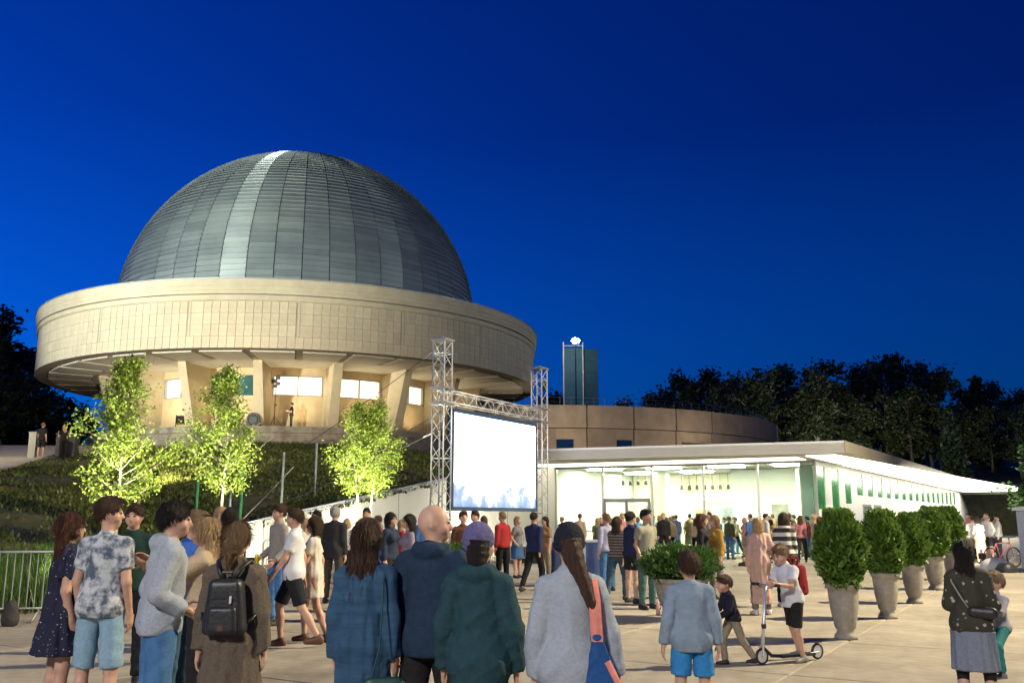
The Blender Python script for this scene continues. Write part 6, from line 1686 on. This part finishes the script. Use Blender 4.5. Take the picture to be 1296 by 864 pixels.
place(MP(.98, False, pose(**{**WALK, 'la': ((.2, -.3, -1), (0, -.8, -.5)), 'ra': ((.2, -.3, -1), (0, -.8, -.5))}), lean=radians(12), top=('long', cloth('ink_jacket', (.015, .015, .03)), dict(loose=.035)), bottom=('pants', cloth('khaki', (.28, .24, .17))), hair=('short', HAIR['brown']), shoes='black', vox=.016, child=True, build=1.1), 927, 10.9, -80, 'toddler in an ink coloured jacket and khaki trousers', zref=.5)

# woman carrying a child
P_mum = place(MP(1.46, True, pose(la=((.25, -.1, -1), (-.5, -.85, .1)), ra=((.30, .0, -1), (-.35, -.9, -.05))), top=('long', f_olive, dict(loose=.055, hem=.86, sleeve=.96, fold=.007)), bottom=('skirt', cloth('grey_skirt', (.17, .20, .26), (.21, .24, .30), scale=40), dict(hem=.50, flare=.02, loose=.034, top=.88)), hair=('long', HAIR['dark']), shoes='black', vox=NEAR, yaw=radians(-25), build=.96), 1224, 7.9, 155, 'woman with long dark hair in an olive floral jacket and grey skirt')
# leggings for the woman with the skirt
def leggings(t, m):
    r, J, dz, s_ = t; s = SDF((-.3, -.3, -.05), (.3, .3, .9), .013)
    for n in 'LR': s.cap(J['H' + n], J['K' + n], .093, .063, .03); s.cap(J['K' + n], J['A' + n], .063, .043, .02)
    V, Q = s.net(); V = (V + [0, 0, dz]) * s_; V[:, :2] *= .96; me = mesh_np('leggings', V, Q); me.materials.append(m); put('leggings', me, r)
leggings(P_mum, cloth('black', (.012, .012, .014)))
P_kid = MP(.92, False, pose(la=((.3, -.5, -.6), (-.2, -.8, .2)), ra=((.3, -.5, -.6), (-.2, -.8, .2)), ll=((.45, -.75, -.55), (.05, .10, -1)), rl=((.45, -.75, -.55), (.05, .10, -1))), top=('long', cloth('pale_top', (.42, .42, .45)), dict(loose=.03)), bottom=('pants', cloth('teal_trousers', (.02, .16, .16), (.03, .21, .2)), dict(loose=.025)), hair=('short', HAIR['sand']), shoes='grey', vox=.013, child=True, build=1.12)
place(P_kid, 1260, 8.15, -75, 'small child in teal trousers carried on the woman\'s hip', zref=.9); P_kid[0].location.z = .34
r0, J, dz, s_ = P_mum
w = at_person(r0, J, dz, s_, (-.10, .155, 1.06)); r = empty('belt_bag', w, r0.rotation_euler[2]); tag(r, 'black cross-body bag on the olive floral jacket', 'bag')
s = SDF((-.14, -.07, -.09), (.14, .07, .09), .011); s.cap((-.07, 0, 0), (.07, 0, .01), .05, .045, .02, sy=.7); V, Q = s.net(); me = mesh_np('bag_body', V, Q); me.materials.append(mat('black_leather', (.013, .014, .017))); put('bag_body', me, r)
b = MB(); b.tube([(.09, -.01, .02), (.15, -.02, .12), (.21, -.05, .24), (.22, -.12, .33)], .007, 6); b.build('strap', mat('strap_grey', (.30, .28, .27), rough=.6), r, True)

# ---- terrace and footpath people
t = place(MP(1.76, False, pose(la=((.2, -.2, -1), (-.2, -.8, .3)), ra=((.2, -.2, -1), (-.2, -.8, .3))), top=('tee', black), bottom=('pants', black), hair=('short', HAIR['dark']), vox=.024, fingers=False), 369, 59.5, -70, 'man in black standing on the lit terrace', zref=8.5); t[0].location.z = ZF + .004
q = atY(53, 580, 44.2)
t = place(MP(1.76, False, STAND, top=('tee', black), bottom=('shorts', black), hair=('shortest', HAIR['sand']), vox=.022, fingers=False), 53, 44.2, 170, 'man in black shorts and T-shirt on the footpath', zref=5.3); t[0].location.z = q.z - .02
t = place(MP(1.68, True, pose(la=((.3, -.3, -.9), (-.2, -.4, .9))), top=('tee', black), bottom=('pants', black), hair=('long', HAIR['blond']), vox=.022, fingers=False), 80, 44.4, -120, 'blonde woman in black on the footpath by the bar counter', zref=5.3); t[0].location.z = q.z - .02

# ---- the crowd by and inside the pavilion: four prototypes, copied with their own clothes
def proto(fem, p, hair, bottom, H): return MP(H, fem, p, top=('long' if not fem else 'tee', cloth('c0', (.3, .3, .3)), dict(loose=.03)), bottom=(bottom, cloth('c1', (.1, .1, .1))), hair=(hair, HAIR['brown']), vox=.026, fingers=False, face=False)[0]
P0 = [proto(False, STAND, 'short', 'pants', 1.78), proto(True, STAND, 'long', 'pants', 1.68), proto(False, POCKET, 'shortest', 'shorts', 1.8), proto(True, POCKET, 'bob', 'skirt', 1.66), proto(False, WALK, 'short', 'pants', 1.76)]
KIND = ['man', 'woman', 'man', 'woman', 'man']
for r in P0:
    for k in ('_dz', '_s'): del r[k]
CC = [('navy', (.02, .03, .09)), ('white', (.62, .62, .62)), ('black', (.015, .015, .017)), ('denim blue', (.06, .14, .34)), ('beige', (.42, .33, .22)), ('grey', (.2, .2, .21)), ('pink', (.5, .2, .22)), ('olive', (.08, .09, .045)), ('red', (.35, .03, .03)), ('tan', (.3, .18, .09))]
BC = [('black', (.012, .012, .014)), ('blue', (.045, .13, .28)), ('khaki', (.26, .21, .14)), ('dark', (.03, .035, .05))]
HC = ['brown', 'dark', 'blond', 'sand', 'auburn']
proto_used = [False] * len(P0)
def crowd(x, y, rz, where, group, k=None, tc_=None, s=1.0):
    k = random.randrange(len(P0)) if k is None else k; tcn = random.choice(CC) if tc_ is None else tc_; bcn = random.choice(BC); hc_ = random.choice(HC)
    if proto_used[k]: o = copy_tree(P0[k])
    else: o = P0[k]; proto_used[k] = True
    o.location = (x, y, .014); o.rotation_euler = (0, 0, rz); sc2 = s * random.uniform(.94, 1.04); o.scale = (sc2, sc2, sc2)
    for ch in o.children:
        n = ch.name.split('.')[0]
        if n in ('shirt', 'sweater'): obj_mat(ch, cloth('crowd_' + tcn[0], tcn[1]))
        elif n in ('trousers', 'shorts', 'skirt'): obj_mat(ch, cloth('crowdb_' + bcn[0], bcn[1]))
        elif n == 'hair': obj_mat(ch, HAIR[hc_])
    low_ = {0: 'trousers', 1: 'trousers', 2: 'shorts', 3: 'skirt', 4: 'trousers'}[k]
    tag(o, '%s in %s top, %s %s, %s' % (KIND[k], tcn[0], bcn[0], low_, where), 'person', group); return o
spots = []
def free(x, y, d=.5):
    for (a, c) in spots:
        if (a - x) ** 2 + (c - y) ** 2 < d * d: return False
    spots.append((x, y)); return True
# inside, behind the glass
n = 0
while n < 46:
    a = random.uniform(.5, 7.8) if random.random() < .85 else random.uniform(7.5, 11.2); bb = random.uniform(.6, 5.0); p = pv(a, bb)
    if not free(p.x, p.y): continue
    crowd(p.x, p.y, random.uniform(0, 6.28), 'among the crowd behind the glass front', 'crowd inside the pavilion'); n += 1
# outside along the glass front
for (px, py, k, ci) in ((836, 703, 1, 3), (857, 701, 0, 0), (882, 706, 1, 4), (908, 704, 1, 5), (925, 708, 0, 7), (945, 707, 3, 6), (972, 712, 0, 1), (1016, 712, 1, 6), (1034, 711, 0, 4), (1040, 713, 1, 2), (1056, 710, 0, 2), (757, 712, 1, 7), (735, 709, 0, 4), (712, 706, 0, 2), (1002, 706, 2, 5), (900, 711, 2, 5)):
    p = atZ(px, py, 0); spots.append((p.x, p.y)); crowd(p.x, p.y, random.uniform(1.5, 4.5), 'standing outside by the glass front', 'people outside the glass front', k, CC[ci])
n = 0
while n < 16:
    px, py = random.uniform(720, 1050), random.uniform(697, 716); p = atZ(px, py, 0); lp_ = (p.xy - A_).dot(vv)
    if lp_ > -.4 or not free(p.x, p.y, .6): continue
    crowd(p.x, p.y, random.uniform(0, 6.28), 'waiting on the plaza before the glass front', 'people waiting before the glass front'); n += 1
for (px, Y, k) in ((438, 23, 3), (478, 24, 0), (508, 22, 1), (536, 23.5, 0), (560, 25, 4), (612, 24, 1), (636, 23, 0), (655, 26, 3), (690, 24, 1), (676, 21, 4), (385, 19, 1)):
    crowd(gx(px, Y, 1), Y, random.uniform(0, 6.28), 'on the plaza in front of the barriers', 'people in front of the barriers', k)
# along the side wall and at its far end
n = 0
while n < 22:
    bb = random.uniform(2.5, 34); p = pv(-random.uniform(.8, 4.2), bb)
    if not free(p.x, p.y, .7): continue
    crowd(p.x, p.y, random.uniform(0, 6.28), 'on the plaza along the white side wall', 'people along the side wall'); n += 1
for (px, Y) in ((1218, 36), (1228, 38), (1240, 34), (1250, 35.5), (1258, 37), (1246, 38), (1232, 35), (1264, 36)):
    x = gx(px, Y, 1); crowd(x, Y, random.uniform(0, 6.28), 'in the bright group beyond the row of urns', 'bright group beyond the urns', None, random.choice((CC[1], CC[1], CC[1], CC[6], CC[4], CC[1])))
flood('floodlight', (gx(1243, 33, .4), 33.0, .35), (gx(1246, 37, 1), 37, 1.2), 900, 110, (1, .9, .68), 'small low floodlight on the ground in front of the bright group', .25, stand=.2)
# someone sitting on the ground by the glass front
J_sit = pose(la=((.3, -.5, -.8), (-.2, -.9, -.1)), ra=((.3, -.5, -.8), (-.2, -.9, -.1)), ll=((.45, -1, .35), (-.35, .2, -1)), rl=((.45, -1, .35), (-.35, .2, -1)))
p = atZ(942, 716, 0); t = MP(1.5, False, J_sit, top=('tee', black), bottom=('pants', cloth('khaki', (.28, .24, .17))), hair=('short', HAIR['dark']), vox=.024, fingers=False, face=False)
for k in ('_dz', '_s'): del t[0][k]
t[0].location = (p.x, p.y, -.62 + .0); tag(t[0], 'child in black sitting on the ground in front of the glass', 'person')

# bicycle leaning at the bright group
p = Vector((gx(1268, 31.5, .5), 31.5)); r = empty('bicycle', (p.x, p.y, 0.003), radians(20)); tag(r, 'pink bicycle standing at the end of the row of urns', 'bicycle')
for x in (-.52, .52):
    V = MB(); M_ = Matrix.Translation((x, 0, .34)) @ Matrix.Rotation(pi / 2, 4, 'X')
    V.lathe([(.30, -.016), (.335, -.018), (.338, .018), (.30, .016), (.30, -.016)], 28); V.V = [tuple(M_ @ Vector(v)) for v in V.V]; wh = V.build('wheel', M_black, r, True)
    V = MB()
    for k in range(12): a = k * pi / 6; V.tube([(x, 0, .34), (x + .31 * cos(a), 0, .34 + .31 * sin(a))], .004, 4, False)
    V.build('spokes', M_alu, wh)
pk = mat('pink_paint', (.6, .18, .22), rough=.35)
b = MB()
for (a, c) in (((-.52, .34), (-.1, .32)), ((-.1, .32), (.38, .82)), ((-.1, .32), (-.22, .80)), ((-.22, .80), (.38, .82)), ((-.22, .8), (-.52, .34)), ((.38, .9), (.52, .34))): b.tube([(a[0], 0, a[1]), (c[0], 0, c[1])], .018, 8)
b.build('frame', pk, r, True)
b = MB(); b.tube([(.38, -.28, 1.02), (.36, 0, .98), (.38, .28, 1.02)], .013, 8); b.tube([(.36, 0, .98), (.38, 0, .88)], .014, 8); b.build('handlebar', M_black, r)
b = MB(); b.box((-.24, 0, .90), (.26, .14, .05)); b.tube([(-.22, 0, .80), (-.24, 0, .88)], .014, 8); b.build('saddle', M_black, r)
# pink bottle at the hedge planter
p = atZ(833, 778, 0); b = MB(); b.lathe([(.005, 0), (.036, 0), (.036, .15), (.014, .20), (.014, .235), (.004, .235)], 14); o = b.build('bottle', mat('pink_bottle', (.55, .30, .32), rough=.25), None, True, (p.x, p.y, .004)); tag(o, 'pink bottle standing at the foot of the round hedge planter', 'bottle')
# grey bag on the ground beside the barrier
p = atZ(12, 792, 0); s = SDF((-.2, -.14, 0), (.2, .14, .45), .014); s.cap((0, 0, .12), (0, 0, .30), .14, .11, .02, sy=.75); s.cut((0, 0, .02), (0, 0, -1)); s.folds(.008, 3); V, Q = s.net(); me = mesh_np('rucksack', V, Q); me.materials.append(cloth('rucksack', (.06, .055, .05)))
r = put('rucksack', me, None, (p.x, p.y, -.016)); tag(r, 'dark grey rucksack left on the ground by the steel barrier', 'rucksack')
bpy.context.view_layer.update()
